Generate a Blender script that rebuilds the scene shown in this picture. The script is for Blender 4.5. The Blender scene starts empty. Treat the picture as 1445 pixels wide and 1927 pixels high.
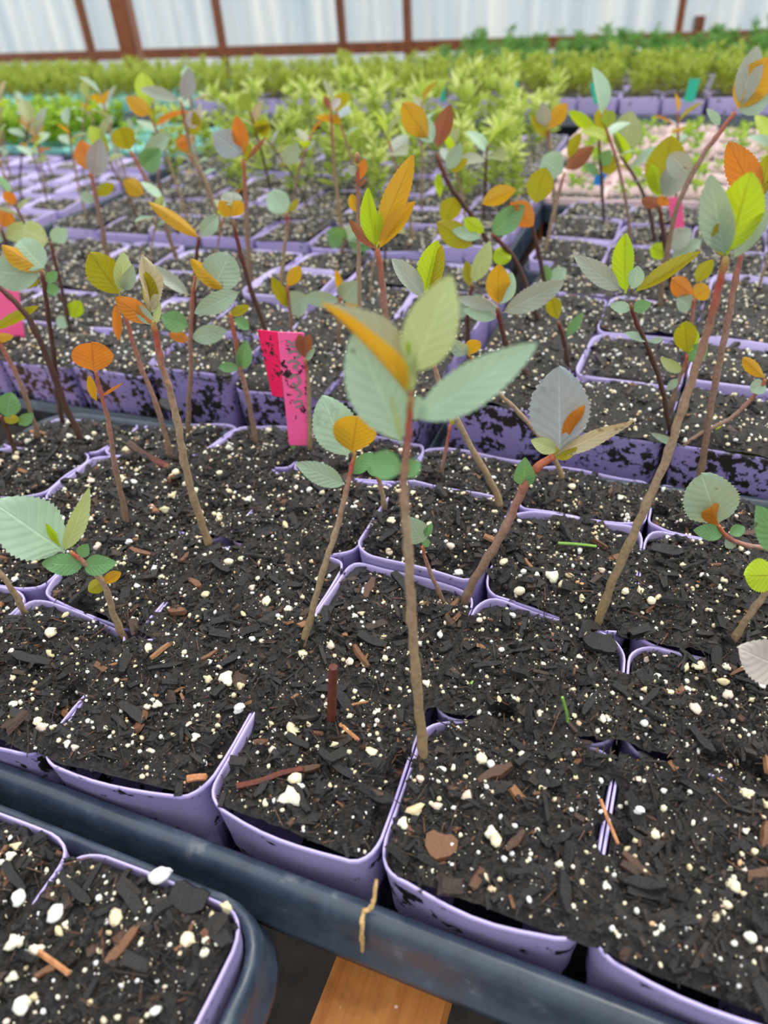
import bpy, math, random
import numpy as np
from mathutils import Matrix, Vector

random.seed(7); RNG = np.random.default_rng(11)
C = bpy.context.scene.collection
S = bpy.context.scene

# ------------------------------------------------------------------ camera
W, H, F = 1445.0, 1927.0, 1350.0
yaw, pitch, roll = -0.41170925, 0.65571623, -0.07355188
CAM = np.array([0.19041818, -0.09621249, 0.23029819])
cy, sy, cp, sp = math.cos(yaw), math.sin(yaw), math.cos(pitch), math.sin(pitch)
FW = np.array([sy*cp, cy*cp, -sp]); R0 = np.array([cy, -sy, 0.0]); U0 = np.cross(R0, FW)
cr, sr = math.cos(roll), math.sin(roll)
RT = cr*R0 + sr*U0; UP = -sr*R0 + cr*U0
HF = np.array([sy, cy, 0.0])
cam = bpy.data.cameras.new('camera'); co = bpy.data.objects.new('camera', cam); C.objects.link(co)
mw = Matrix(((RT[0], UP[0], -FW[0], CAM[0]), (RT[1], UP[1], -FW[1], CAM[1]), (RT[2], UP[2], -FW[2], CAM[2]), (0, 0, 0, 1)))
co.matrix_world = mw
cam.sensor_fit = 'VERTICAL'; cam.sensor_height = 34.26; cam.lens = 34.26*F/H
cam.clip_start = 0.01; cam.clip_end = 60
cam.dof.use_dof = True; cam.dof.focus_distance = 0.30; cam.dof.aperture_fstop = 8.5
S.camera = co
# ------------------------------------------------------------------ light
w = bpy.data.worlds.new('overcast_sky'); S.world = w; w.use_nodes = True
_t = w.node_tree; _c = _t.nodes.new('ShaderNodeTexCoord'); _s = _t.nodes.new('ShaderNodeSeparateXYZ'); _r = _t.nodes.new('ShaderNodeValToRGB')
_t.links.new(_c.outputs['Generated'], _s.inputs[0]); _t.links.new(_s.outputs[2], _r.inputs[0]); _t.links.new(_r.outputs[0], _t.nodes['Background'].inputs[0])
_r.color_ramp.elements[0].position = 0.0; _r.color_ramp.elements[0].color = (.40, .43, .45, 1)      # overcast: zenith three times the horizon
_r.color_ramp.elements[1].position = 1.0; _r.color_ramp.elements[1].color = (1.0, 1.0, .98, 1)
_t.nodes['Background'].inputs[1].default_value = 1.45
sun = bpy.data.lights.new('sun', 'SUN'); sun.energy = 1.7; sun.angle = math.radians(28); sun.color = (1, .96, .88)
so = bpy.data.objects.new('sun', sun); C.objects.link(so); so.rotation_euler = (math.radians(-28), math.radians(18), 0)
S.view_settings.view_transform = 'Standard'; S.view_settings.look = 'None'
S.view_settings.gamma = 1.0; S.view_settings.use_curve_mapping = False
S.view_settings.exposure = 0.45
S.cycles.use_denoising = True
S.cycles.max_bounces = 6; S.cycles.transparent_max_bounces = 8

# ------------------------------------------------------------------ mapping
def ray(x, y): return (x-W/2)/F*RT + (H/2-y)/F*UP + FW
def G(x, y, z=0.0):
    d = ray(x, y); return CAM + (z-CAM[2])/d[2]*d
def PV(x, y, B, off=0.0):          # pixel onto the upright plane through B, moved back by off
    d = ray(x, y); return CAM + d*((HF@(np.asarray(B)-CAM)+off)/(HF@d))
def depth(P): return float(FW@(np.asarray(P)-CAM))
def proj(P):
    d = np.asarray(P)-CAM; z = d@FW
    return W/2+F*(d@RT)/z, H/2-F*(d@UP)/z, z
def visible(P, m=150):
    x, y, z = proj(P); return z > .05 and -m < x < W+m and -m < y < H+m

# ------------------------------------------------------------------ materials
def lin(c):
    return tuple((v/12.92 if v <= .04045 else ((v+.055)/1.055)**2.4) for v in c)+(1,)
class NT:
    def __init__(s, name):
        s.m = bpy.data.materials.new(name); s.m.use_nodes = True; s.t = s.m.node_tree
        s.p = s.t.nodes['Principled BSDF']; s.o = s.t.nodes['Material Output']
    def n(s, typ, **k):
        a = s.t.nodes.new(typ)
        for q, v in k.items():
            if q in a.inputs: a.inputs[q].default_value = v
            else: setattr(a, q, v)
        return a
    def l(s, a, b): s.t.links.new(a, b)
    def ramp(s, fac, stops, interp='LINEAR'):
        r = s.t.nodes.new('ShaderNodeValToRGB'); r.color_ramp.interpolation = interp
        e = r.color_ramp.elements
        while len(e) < len(stops): e.new(.5)
        for k, (p, c) in enumerate(stops): e[k].position = p; e[k].color = c if len(c) == 4 else tuple(c)+(1,)
        s.l(fac, r.inputs[0]); return r.outputs[0]
    def noise(s, scale, detail=4, rough=.6, coord=None, **k):
        a = s.t.nodes.new('ShaderNodeTexNoise'); a.inputs['Scale'].default_value = scale
        a.inputs['Detail'].default_value = detail; a.inputs['Roughness'].default_value = rough
        if coord is not None: s.l(coord, a.inputs['Vector'])
        return a.outputs[0]
    def mix(s, f, a, b):
        x = s.t.nodes.new('ShaderNodeMix'); x.data_type = 'RGBA'
        for v, i in ((f, 0), (a, 6), (b, 7)):
            if isinstance(v, (tuple, float, int)): x.inputs[i].default_value = v
            else: s.l(v, x.inputs[i])
        return x.outputs[2]
    def math(s, op, a, b=0.0, c=0.0):
        x = s.t.nodes.new('ShaderNodeMath'); x.operation = op
        for i, v in enumerate((a, b, c)):
            if isinstance(v, (int, float)): x.inputs[i].default_value = v
            else: s.l(v, x.inputs[i])
        return x.outputs[0]
    def bump(s, h, strength=.5, dist=.001):
        b = s.t.nodes.new('ShaderNodeBump'); b.inputs['Strength'].default_value = strength; b.inputs['Distance'].default_value = dist
        s.l(h, b.inputs['Height']); s.l(b.outputs[0], s.p.inputs['Normal']); return b
    def geo(s): return s.t.nodes.new('ShaderNodeNewGeometry')
    def attr(s, name): return s.n('ShaderNodeAttribute', attribute_name=name)
    def col(s, c): s.p.inputs['Base Color'].default_value = c
    def rough(s, v): s.p.inputs['Roughness'].default_value = v

def plastic_dirty(name, c, dirt=.53, dcol=(.02, .017, .014), rough=.38, scale=150, trans=.0):
    t = NT(name); g = t.geo()
    n1 = t.noise(scale, 5, .65, g.outputs['Position']); n2 = t.noise(scale*.25, 2, .5, g.outputs['Position'])
    f = t.ramp(t.math('ADD', t.math('MULTIPLY', n1, .6), t.math('MULTIPLY', n2, .4)), [(dirt, (0, 0, 0)), (dirt+.03, (1, 1, 1))])
    t.l(t.mix(f, lin(c), dcol+(1,)), t.p.inputs['Base Color']); t.rough(rough)
    t.p.inputs['Subsurface Weight'].default_value = trans
    t.bump(n1, .15, .0005)
    return t.m
M = {}
M['lavender'] = plastic_dirty('lavender_plastic', (.73, .68, .89), .60)
M['muddy'] = plastic_dirty('muddy_shaded_lavender_plastic', (.56, .51, .73), .505, scale=230)  # mud spots, plus a darker lavender with the front walls' shadow painted in
M['turquoise'] = plastic_dirty('turquoise_plastic', (.52, .80, .78), .58)
M['pinkpot'] = plastic_dirty('pink_plastic', (.93, .82, .82), .60)
M['tagpink'] = plastic_dirty('pink_tag_plastic', (1.0, .40, .64), .545, scale=260)
M['tagred'] = plastic_dirty('deep_pink_tag_plastic', (.96, .10, .38), .575, scale=260)
M['tagclean'] = plastic_dirty('clean_pink_plastic', (.98, .38, .60), .9)
M['tagteal'] = plastic_dirty('teal_tag_plastic', (.15, .72, .60), .9)
M['tagblue'] = plastic_dirty('blue_tag_plastic', (.05, .50, .80), .9)
M['tagwhite'] = plastic_dirty('white_tag_plastic', (.85, .9, .88), .9)
M['ink'] = plastic_dirty('grey_ink', (.55, .5, .5), .9)
def tray_mat():
    t = NT('black_tray_plastic'); g = t.geo()
    n = t.noise(90, 4, .6, g.outputs['Position'])
    c = t.ramp(n, [(.3, lin((.16, .20, .25))), (.62, lin((.21, .26, .32))), (.75, lin((.36, .39, .42)))])
    t.l(c, t.p.inputs['Base Color']); t.l(t.ramp(n, [(.4, (.28,)*3), (.7, (.5,)*3)]), t.p.inputs['Roughness'])
    t.bump(t.noise(400, 2, .5, g.outputs['Position']), .05, .0003)
    return t.m
M['tray'] = tray_mat()
def soil_mat():
    t = NT('wet_potting_soil'); g = t.geo(); P = g.outputs['Position']
    n1 = t.noise(500, 8, .75, P); n2 = t.noise(120, 4, .6, P)
    c = t.ramp(n1, [(.35, (.003, .003, .003)), (.5, (.012, .010, .009)), (.62, (.035, .028, .024)), (.72, (.09, .07, .055))])
    t.l(c, t.p.inputs['Base Color']); t.l(t.ramp(n2, [(.3, (.25,)*3), (.7, (.6,)*3)]), t.p.inputs['Roughness'])
    v = t.n('ShaderNodeTexVoronoi', feature='F1'); v.inputs['Scale'].default_value = 650; t.l(P, v.inputs['Vector'])
    h = t.math('ADD', n1, t.math('MULTIPLY', v.outputs['Distance'], .5))
    t.bump(h, .9, .0012)
    return t.m
M['soil'] = soil_mat()
def bark_mat():
    t = NT('wet_bark'); a = t.attr('shade').outputs['Fac']; g = t.geo(); P = g.outputs['Position']
    n = t.noise(900, 5, .7, P)
    c = t.ramp(a, [(0, (.003, .003, .004)), (.45, (.009, .0085, .009)), (.74, (.022, .017, .015)), (.86, (.085, .045, .028)), (.94, (.20, .085, .04)), (1, (.42, .20, .09))])
    c = t.mix(t.math('MULTIPLY', n, .55), c, (.01, .009, .008, 1))
    t.l(c, t.p.inputs['Base Color']); t.l(t.ramp(n, [(.35, (.16,)*3), (.65, (.42,)*3)]), t.p.inputs['Roughness'])
    t.bump(n, .9, .0008); return t.m
M['bark'] = bark_mat()
def perl_mat():
    t = NT('perlite'); a = t.attr('shade').outputs['Fac']; g = t.geo(); P = g.outputs['Position']
    n = t.noise(700, 5, .7, P)
    c = t.ramp(a, [(0, lin((.82, .76, .60))), (.3, lin((.90, .86, .72))), (.6, lin((.93, .92, .86))), (.9, lin((.88, .90, .92))), (1, lin((.85, .66, .42)))])
    f = t.ramp(n, [(.56, (0, 0, 0)), (.72, (1, 1, 1))])
    c = t.mix(f, c, lin((.62, .45, .28)))
    t.l(c, t.p.inputs['Base Color']); t.rough(.6); t.bump(n, .5, .0005); return t.m
M['perlite'] = perl_mat()
def leaf_mat(name, top, under, tw=.35, rough=.42, spots=.62):
    t = NT(name); g = t.geo(); uv = t.n('ShaderNodeUVMap')
    s = t.n('ShaderNodeSeparateXYZ'); t.l(uv.outputs[0], s.inputs[0])
    u, v = s.outputs[0], s.outputs[1]          # u along, v across -1..1
    av = t.math('ABSOLUTE', t.math('SUBTRACT', v, .5))          # 0..0.5
    mid = t.ramp(av, [(.012, (1, 1, 1)), (.03, (0, 0, 0))])
    side = t.math('SINE', t.math('MULTIPLY', t.math('SUBTRACT', u, t.math('MULTIPLY', av, .55)), 50.0))
    sv = t.ramp(side, [(.90, (0, 0, 0)), (.99, (1, 1, 1))])
    vein = t.math('MAXIMUM', mid, t.math('MULTIPLY', sv, .35))
    P = g.outputs['Position']; n = t.noise(160, 4, .6, P); n2 = t.noise(60, 2, .5, P)
    T = t.mix(t.math('MULTIPLY', vein, .6), lin(top), lin(tuple(min(1, k*1.16+.04) for k in top)))
    T = t.mix(t.ramp(n2, [(.4, (0, 0, 0)), (.7, (.45,)*3)]), T, lin(tuple(k*.86 for k in top)))
    Bc = t.mix(t.math('MULTIPLY', vein, .55), lin(under), lin((under[0]*.72, under[1]*.5, under[2]*.5)))
    Bc = t.mix(t.ramp(n2, [(.4, (0, 0, 0)), (.7, (.5,)*3)]), Bc, lin((under[0]*.93, under[1]*1.08, under[2]*.9)))
    c = t.mix(g.outputs['Backfacing'], T, Bc)
    c = t.mix(t.ramp(n, [(spots+.07, (0, 0, 0)), (spots+.12, (.7,)*3)]), c, lin((.25, .17, .09)))
    t.l(c, t.p.inputs['Base Color']); t.rough(rough)
    t.bump(t.math('ADD', t.math('MULTIPLY', side, -.25), t.math('MULTIPLY', mid, -1.0)), .35, .0006)
    tr = t.n('ShaderNodeBsdfTranslucent'); t.l(t.mix(.5, c, lin(under)), tr.inputs[0])
    ms = t.n('ShaderNodeMixShader'); ms.inputs[0].default_value = tw
    t.l(t.p.outputs[0], ms.inputs[1]); t.l(tr.outputs[0], ms.inputs[2]); t.l(ms.outputs[0], t.o.inputs[0])
    return t.m
AMB = (.83, .62, .15)
LT = {   # visible colour type -> (material, which face is seen, label)
 'sage':  (leaf_mat('sage_leaf', (.60, .71, .62), (.74, .62, .22)), 'T', None),
 'mint':  (leaf_mat('mint_leaf', (.66, .78, .68), (.72, .76, .45)), 'T', None),
 'grey':  (leaf_mat('grey_green_leaf', (.63, .68, .63), (.74, .56, .2)), 'T', None),
 'blue':  (leaf_mat('blue_grey_leaf', (.60, .68, .70), (.80, .50, .16)), 'T', None),
 'green': (leaf_mat('green_leaf', (.42, .62, .40), (.6, .66, .25), rough=.3), 'T', None),
 'pale':  (leaf_mat('pale_leaf', (.74, .79, .56), (.74, .76, .22)), 'T', 'pale yellow-green leaf'),
 'lime':  (leaf_mat('lime_leaf', (.70, .78, .22), (.72, .80, .14), .45), 'U', 'bright lime leaf'),
 'amber': (leaf_mat('amber_leaf', (.66, .70, .60), AMB, .45), 'U', 'leaf showing its amber underside'),
 'orange': (leaf_mat('orange_leaf', (.72, .66, .5), (.84, .50, .18), .45), 'U', 'leaf showing its orange underside'),
 'olive': (leaf_mat('olive_leaf', (.62, .66, .45), (.67, .62, .12), .45), 'U', 'leaf showing its olive underside'),
 'fold':  (bpy.data.materials['amber_leaf'], 'T', 'folded leaf, amber outside and grey-green inside'),
 'brown': (leaf_mat('brown_leaf', (.6, .45, .35), (.62, .36, .24), .3), 'U', 'brown leaf'),
 'tan':   (leaf_mat('withered_leaf', (.74, .71, .58), (.80, .58, .24), .3, spots=.55), 'T', 'withered tan leaf'),
 'white': (leaf_mat('bleached_leaf', (.80, .77, .74), (.75, .6, .5), .3, spots=.6), 'T', 'bleached grey leaf'),
}
# water drops on the sage leaf
dm = NT('water'); dm.p.inputs['Transmission Weight'].default_value = 1; dm.rough(.02); dm.p.inputs['IOR'].default_value = 1.33; dm.col((1, 1, 1, 1)); M['water'] = dm.m
def stem_mat(name, stops):
    t = NT(name); a = t.attr('shade').outputs['Fac']; P = t.geo().outputs['Position']; n = t.noise(600, 5, .7, P)
    c = t.ramp(a, [(p, lin(k)) for p, k in stops])
    c = t.mix(t.ramp(n, [(.45, (0, 0, 0)), (.7, (.55,)*3)]), c, lin((.25, .17, .13)))
    t.l(c, t.p.inputs['Base Color']); t.rough(.5); t.bump(n, .5, .0004); return t.m
M['bark_stem'] = stem_mat('grey_brown_stem', [(0, (.58, .50, .36)), (.5, (.64, .55, .45)), (.76, (.60, .44, .36)), (.9, (.66, .26, .20)), (1, (.62, .50, .25))])
M['dark_stem'] = stem_mat('dark_brown_stem', [(0, (.30, .22, .18)), (.6, (.30, .18, .15)), (.9, (.42, .15, .13)), (1, (.5, .35, .2))])
M['red_stem'] = stem_mat('reddish_stem', [(0, (.50, .42, .33)), (.5, (.60, .47, .41)), (.8, (.64, .36, .30)), (1, (.70, .36, .22))])
M['green_stem'] = stem_mat('green_stem', [(0, (.55, .50, .35)), (1, (.62, .72, .35))])
def simple(name, c, rough=.6, nz=None, c2=None, bump=0, bd=.001):
    t = NT(name)
    if nz:
        n = t.noise(nz, 5, .6, t.geo().outputs['Position']); t.l(t.ramp(n, [(.35, lin(c)), (.65, lin(c2 or c))]), t.p.inputs['Base Color'])
        if bump: t.bump(n, bump, bd)
    else: t.col(lin(c))
    t.rough(rough); return t.m
M['floor'] = simple('dark_ground', (.05, .04, .035), .9, 30, (.16, .12, .09), .5, .01)
M['bud'] = simple('bud_scales', (.55, .35, .25), .5, 300, (.65, .5, .3))
def wood_mat(name, a, b, scale=(60, 60, 3), axis_attr=None):
    t = NT(name); tc = t.n('ShaderNodeTexCoord'); mp = t.n('ShaderNodeMapping'); mp.inputs['Scale'].default_value = scale
    t.l(tc.outputs['Object'], mp.inputs[0])
    n = t.noise(1, 6, .6, mp.outputs[0]); n2 = t.noise(25, 4, .6, tc.outputs['Object'])
    c = t.ramp(n, [(.3, lin(a)), (.7, lin(b))]); c = t.mix(t.ramp(n2, [(.60, (0, 0, 0)), (.72, (.6,)*3)]), c, lin(tuple(k*.55 for k in a)))
    t.l(c, t.p.inputs['Base Color']); t.rough(.5); t.bump(n, .4, .002); return t.m
M['beam'] = wood_mat('orange_bench_wood', (.72, .42, .18), (.86, .58, .30), (160, 6, 160))
M['post'] = wood_mat('brown_stained_wood', (.42, .22, .12), (.58, .33, .18), (40, 40, 2))
def poly_mat():
    t = NT('polycarbonate'); tc = t.n('ShaderNodeTexCoord'); mp = t.n('ShaderNodeMapping'); mp.inputs['Scale'].default_value = (9, 1, .5)
    t.l(tc.outputs['Object'], mp.inputs[0]); n = t.noise(1, 4, .7, mp.outputs[0])
    c = t.ramp(n, [(.3, lin((.72, .79, .84))), (.5, lin((.82, .86, .88))), (.7, lin((.95, .95, .92)))])
    tr = t.n('ShaderNodeBsdfTranslucent'); t.l(c, tr.inputs[0]); t.l(c, t.p.inputs['Base Color']); t.rough(.3)
    ms = t.n('ShaderNodeMixShader'); ms.inputs[0].default_value = .65
    t.l(t.p.outputs[0], ms.inputs[1]); t.l(tr.outputs[0], ms.inputs[2]); t.l(ms.outputs[0], t.o.inputs[0])
    return t.m
M['poly'] = poly_mat()
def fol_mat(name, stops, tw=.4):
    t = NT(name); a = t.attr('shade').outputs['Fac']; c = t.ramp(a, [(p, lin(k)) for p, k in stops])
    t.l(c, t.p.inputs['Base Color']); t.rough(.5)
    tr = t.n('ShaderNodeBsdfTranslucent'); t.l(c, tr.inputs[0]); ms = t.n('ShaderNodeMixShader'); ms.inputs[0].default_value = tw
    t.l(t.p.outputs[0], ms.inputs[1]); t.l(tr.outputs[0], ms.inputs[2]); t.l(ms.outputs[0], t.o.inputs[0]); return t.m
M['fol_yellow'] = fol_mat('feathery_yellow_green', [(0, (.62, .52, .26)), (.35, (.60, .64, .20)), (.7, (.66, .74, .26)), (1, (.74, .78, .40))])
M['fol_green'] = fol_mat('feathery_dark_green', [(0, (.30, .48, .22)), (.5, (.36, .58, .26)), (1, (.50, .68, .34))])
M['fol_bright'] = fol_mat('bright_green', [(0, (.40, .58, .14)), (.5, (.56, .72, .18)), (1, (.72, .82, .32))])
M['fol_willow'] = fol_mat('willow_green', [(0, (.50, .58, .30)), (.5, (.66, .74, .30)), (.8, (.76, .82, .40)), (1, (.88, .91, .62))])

# ------------------------------------------------------------------ mesh helpers
def mesh(name, V, Fs, mat, attr=None, smooth=False, uv=None):
    """V (n,3); Fs list of arrays (m,k) of vertex ids"""
    me = bpy.data.meshes.new(name); V = np.asarray(V, np.float32)
    me.vertices.add(len(V)); me.vertices.foreach_set('co', V.ravel())
    if not isinstance(Fs, list): Fs = [Fs]
    Fs = [np.asarray(f, np.int32) for f in Fs if len(f)]
    loops = np.concatenate([f.ravel() for f in Fs]); tot = np.concatenate([np.full(len(f), f.shape[1], np.int32) for f in Fs])
    me.loops.add(len(loops)); me.loops.foreach_set('vertex_index', loops)
    me.polygons.add(len(tot)); me.polygons.foreach_set('loop_start', np.concatenate([[0], np.cumsum(tot)[:-1]]).astype(np.int32))
    if smooth: me.polygons.foreach_set('use_smooth', np.ones(len(tot), bool))
    else: me.polygons.foreach_set('use_smooth', np.zeros(len(tot), bool))
    if uv is not None:
        l = me.uv_layers.new(name='UVMap'); l.data.foreach_set('uv', np.asarray(uv, np.float32)[loops].ravel())
    if attr is not None:
        a = me.attributes.new('shade', 'FLOAT', 'POINT'); a.data.foreach_set('value', np.asarray(attr, np.float32))
    me.update(calc_edges=True); me.validate()
    me.materials.append(mat); return me
def obj(name, me, parent=None, loc=None, rz=0, label=None, kind=None):
    o = bpy.data.objects.new(name, me); C.objects.link(o)
    if parent is not None: o.parent = parent
    if loc is not None: o.location = loc
    if rz: o.rotation_euler = (0, 0, rz)
    if label: o['label'] = label
    if kind: o['kind'] = kind
    return o
def thing(name, label, cat, loc=(0, 0, 0), rz=0, group=None):
    o = bpy.data.objects.new(name, None); C.objects.link(o); o.empty_display_size = .01
    o.location = loc; o.rotation_euler = (0, 0, rz)
    if label: o['label'] = label
    if cat: o['category'] = cat
    if group: o['group'] = group
    return o
BOXF = np.array([(0, 3, 2, 1), (4, 5, 6, 7), (0, 1, 5, 4), (1, 2, 6, 5), (2, 3, 7, 6), (3, 0, 4, 7)])
def box(p0, p1):
    x0, y0, z0 = p0; x1, y1, z1 = p1
    return np.array([(x0, y0, z0), (x1, y0, z0), (x1, y1, z0), (x0, y1, z0), (x0, y0, z1), (x1, y0, z1), (x1, y1, z1), (x0, y1, z1)], float)
def ico(sub=0):
    import bmesh
    b = bmesh.new(); bmesh.ops.create_icosphere(b, subdivisions=max(1, sub+1), radius=1)
    V = np.array([v.co for v in b.verts]); Fc = np.array([[v.index for v in f.verts] for f in b.faces]); b.free(); return V, Fc
ICO0 = ico(0); ICO1 = ico(1)
OCT = (np.array([(1, 0, 0), (0, 1, 0), (-1, 0, 0), (0, -1, 0), (0, 0, 1), (0, 0, -1)], float),
       np.array([(0, 1, 4), (1, 2, 4), (2, 3, 4), (3, 0, 4), (1, 0, 5), (2, 1, 5), (3, 2, 5), (0, 3, 5)]))
CHIP = (np.array([(-.5, -.42, -.4), (.42, -.5, -.4), (.5, .3, -.4), (-.35, .5, -.4), (-.42, -.35, .4), (.5, -.4, .3), (.38, .42, .4), (-.5, .35, .35)]), BOXF)
def rnd_rot(n, tilt, rng):
    a = rng.uniform(0, 2*np.pi, n); t1 = rng.normal(0, tilt, n); t2 = rng.normal(0, tilt, n)
    ca, sa = np.cos(a), np.sin(a); c1, s1 = np.cos(t1), np.sin(t1); c2, s2 = np.cos(t2), np.sin(t2); z = np.zeros(n); o = np.ones(n)
    Rz = np.stack([ca, -sa, z, sa, ca, z, z, z, o], 1).reshape(n, 3, 3)
    Rx = np.stack([o, z, z, z, c1, -s1, z, s1, c1], 1).reshape(n, 3, 3)
    Ry = np.stack([c2, z, s2, z, o, z, -s2, z, c2], 1).reshape(n, 3, 3)
    return Rz@Rx@Ry
def scatter(base, pos, scl, rot, jit, rng, shade):
    bv, bf = base; n = len(pos); k = len(bv)
    V = bv[None]*(1+rng.normal(0, jit, (n, k, 1))) if jit else np.repeat(bv[None], n, 0)
    V = V*scl[:, None, :]; V = np.einsum('nij,nkj->nki', rot, V)+pos[:, None, :]
    Fc = (bf[None]+(np.arange(n)*k)[:, None, None]).reshape(-1, bf.shape[1])
    return V.reshape(-1, 3), Fc, np.repeat(shade, k)
def join(parts):
    Vs, Fs, As, o = [], {}, [], 0
    for V, Fc, A in parts:
        Vs.append(V); As.append(A); Fs.setdefault(Fc.shape[1], []).append(Fc+o); o += len(V)
    return np.concatenate(Vs), [np.concatenate(f) for f in Fs.values()], np.concatenate(As)
# value noise
_T = np.random.default_rng(5).random(65536)
def vn(x, y):
    xi = np.floor(x).astype(np.int64); yi = np.floor(y).astype(np.int64); fx = x-xi; fy = y-yi
    fx = fx*fx*(3-2*fx); fy = fy*fy*(3-2*fy)
    h = lambda a, b: _T[(a*7919+b*104729+((a*b) & 255)*31) & 65535]
    return (h(xi, yi)*(1-fx)+h(xi+1, yi)*fx)*(1-fy)+(h(xi, yi+1)*(1-fx)+h(xi+1, yi+1)*fx)*fy
def fbm(x, y, s, octv=4, g=.55):
    r = 0; a = 1; t = 0
    for k in range(octv): r = r+a*vn(x*s+17.3*k, y*s+9.1*k); t += a; a *= g; s *= 2.03
    return r/t-.5

# ------------------------------------------------------------------ the lattice of the sharp tray
PITCH = .067
OBS = {(0, 0): (60, 1435), (1, 0): (375, 1512), (2, 0): (700, 1642), (3, 0): (1097, 1795), (0, 1): (255, 1195), (1, 1): (530, 1250), (2, 1): (802, 1345), (3, 1): (1165, 1412),
       (0, 2): (420, 1022), (1, 2): (660, 1050), (2, 2): (903, 1115), (3, 2): (1182, 1205), (0, 3): (540, 885), (1, 3): (755, 912), (2, 3): (965, 955), (3, 3): (1215, 992)}
VT = {}
for i in range(-3, 6):
    for j in range(0, 5):
        VT[i, j] = np.array([i*PITCH, j*PITCH, 0.0])
for k, q in OBS.items(): VT[k] = G(*q)
for j in range(0, 5):
    VT[4, j] = VT[3, j]+np.array([.068, -.002, 0]) if j < 4 else VT[4, j]
    VT[5, j] = VT[4, j]+np.array([.067, 0, 0])
for k, q in {(-1, 1): (-1.0, 1.05), (-1, 2): (-.95, 1.95), (-1, 3): (-.9, 2.85), (-2, 1): (-1.95, 1.0), (-2, 2): (-1.84, 1.98), (-2, 3): (-1.79, 2.72),
             (-3, 1): (-2.95, .9), (-3, 2): (-2.9, 1.75), (-3, 3): (-2.86, 2.55)}.items(): VT[k] = np.array([q[0]*PITCH, q[1]*PITCH, 0])
for i, jj in zip(range(-3, 6), (3.38, 3.52, 3.78, 3.92, 3.93, 3.9, 3.88, 3.85, 3.82)): VT[i, 4] = np.array([i*PITCH+(.1*PITCH if i < 0 else 0), jj*PITCH, -.011])
# places where a pot rim shows through the soil: pixel polylines and a reach in metres
DIPS = [([(0, 1440), (60, 1440), (200, 1490), (375, 1520), (540, 1620), (700, 1645), (880, 1740), (1095, 1800), (1300, 1880), (1500, 1960)], .006),
 ([(375, 1520), (415, 1440), (470, 1368)], .005), ([(700, 1645), (725, 1540), (760, 1440)], .004), ([(792, 1400), (802, 1345), (855, 1330)], .0075, {(2, 0)}), ([(935, 1348), (950, 1350)], .003),
 ([(1125, 1398), (1155, 1412)], .005, {(2, 0)}), ([(1180, 1412), (1240, 1418)], .004, {(3, 0)}), ([(1345, 1440), (1430, 1460)], .005), ([(1155, 1490), (1155, 1510)], .004), ([(1155, 1570), (1155, 1590)], .004),
 ([(125, 1350), (145, 1310)], .005), ([(80, 1142), (165, 1155)], .005), ([(200, 1160), (240, 1195)], .006, {(-1, 0)}), ([(250, 1195), (278, 1190)], .005, {(0, 0)}), ([(0, 1120), (25, 1150), (110, 1095)], .008),
 ([(395, 1012), (425, 1028)], .004, {(-1, 1)}), ([(430, 1028), (455, 1012)], .004, {(0, 1)}), ([(603, 1140), (640, 1075), (665, 1055), (740, 1075)], .007, {(1, 1), (0, 1)}), ([(665, 1050), (740, 1080), (820, 1100), (905, 1112)], .011), ([(700, 985), (725, 965)], .006), ([(662, 1040), (680, 1010)], .005),
 ([(890, 1140), (905, 1118), (960, 1128), (1030, 1145)], .006, {(2, 1)}), ([(1135, 1165), (1182, 1205), (1175, 1245)], .006, {(2, 1)}), ([(1175, 1245), (1186, 1200), (1215, 1206), (1300, 1222)], .0065, {(3, 1)}),
 ([(1175, 990), (1215, 990), (1210, 1020)], .007), ([(1215, 990), (1300, 1005)], .006), ([(640, 885), (700, 905), (800, 920), (900, 940), (1005, 965)], .006), ([(535, 885), (560, 878)], .007),
 ([(80, 935), (190, 855), (210, 848)], .008), ([(230, 850), (250, 845)], .008), ([(0, 860), (10, 850)], .01), ([(1240, 960), (1215, 990)], .005)]
DIPS = [(d+(None,))[:3] for d in DIPS]
DW = [(np.array([G(*p)[:2] for p in d[0]]), d[1], d[2]) for d in DIPS]
for i in range(-3, 5):
    a, b = VT[i, 4][:2], VT[i+1, 4][:2]; DW.append((np.array([a, b]), .010, None))
DW.append((np.array([VT[4, 4][:2], VT[4, 3][:2]]), .004, None)); DW.append((np.array([VT[-1, 4][:2], VT[-1, 3][:2]*.6+VT[-1, 4][:2]*.4]), .006, None)); DW.append((np.array([VT[1, 4][:2], VT[1, 3][:2]*.5+VT[1, 4][:2]*.5]), .006, None))
def dist_poly(x, y, pl):
    d = np.full(x.shape, 9.0)
    for a, b in zip(pl[:-1], pl[1:]):
        e = b-a; L = e@e+1e-12; t = np.clip(((x-a[0])*e[0]+(y-a[1])*e[1])/L, 0, 1)
        d = np.minimum(d, np.hypot(x-a[0]-t*e[0], y-a[1]-t*e[1]))
    return d
def soil_rel(x, y, dips=DW, ij=None):
    h = .0030+.0100*fbm(x, y, 26, 3)+.0072*fbm(x+3, y, 110, 4, .7)+.0030*fbm(x, y+5, 420, 3, .75)
    for k, (pl, r, ce) in enumerate(dips):
        if ce is not None and ij not in ce: continue
        d = dist_poly(x, y, pl); t = np.clip(1-(d-r*.35)/(r*1.3), 0, 1); t = t*t*(3-2*t)
        h = h*(1-t)+((-.0004 if k == 0 else -.0032)+.0040*fbm(x, y, 90, 3))*t
    return h

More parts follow.
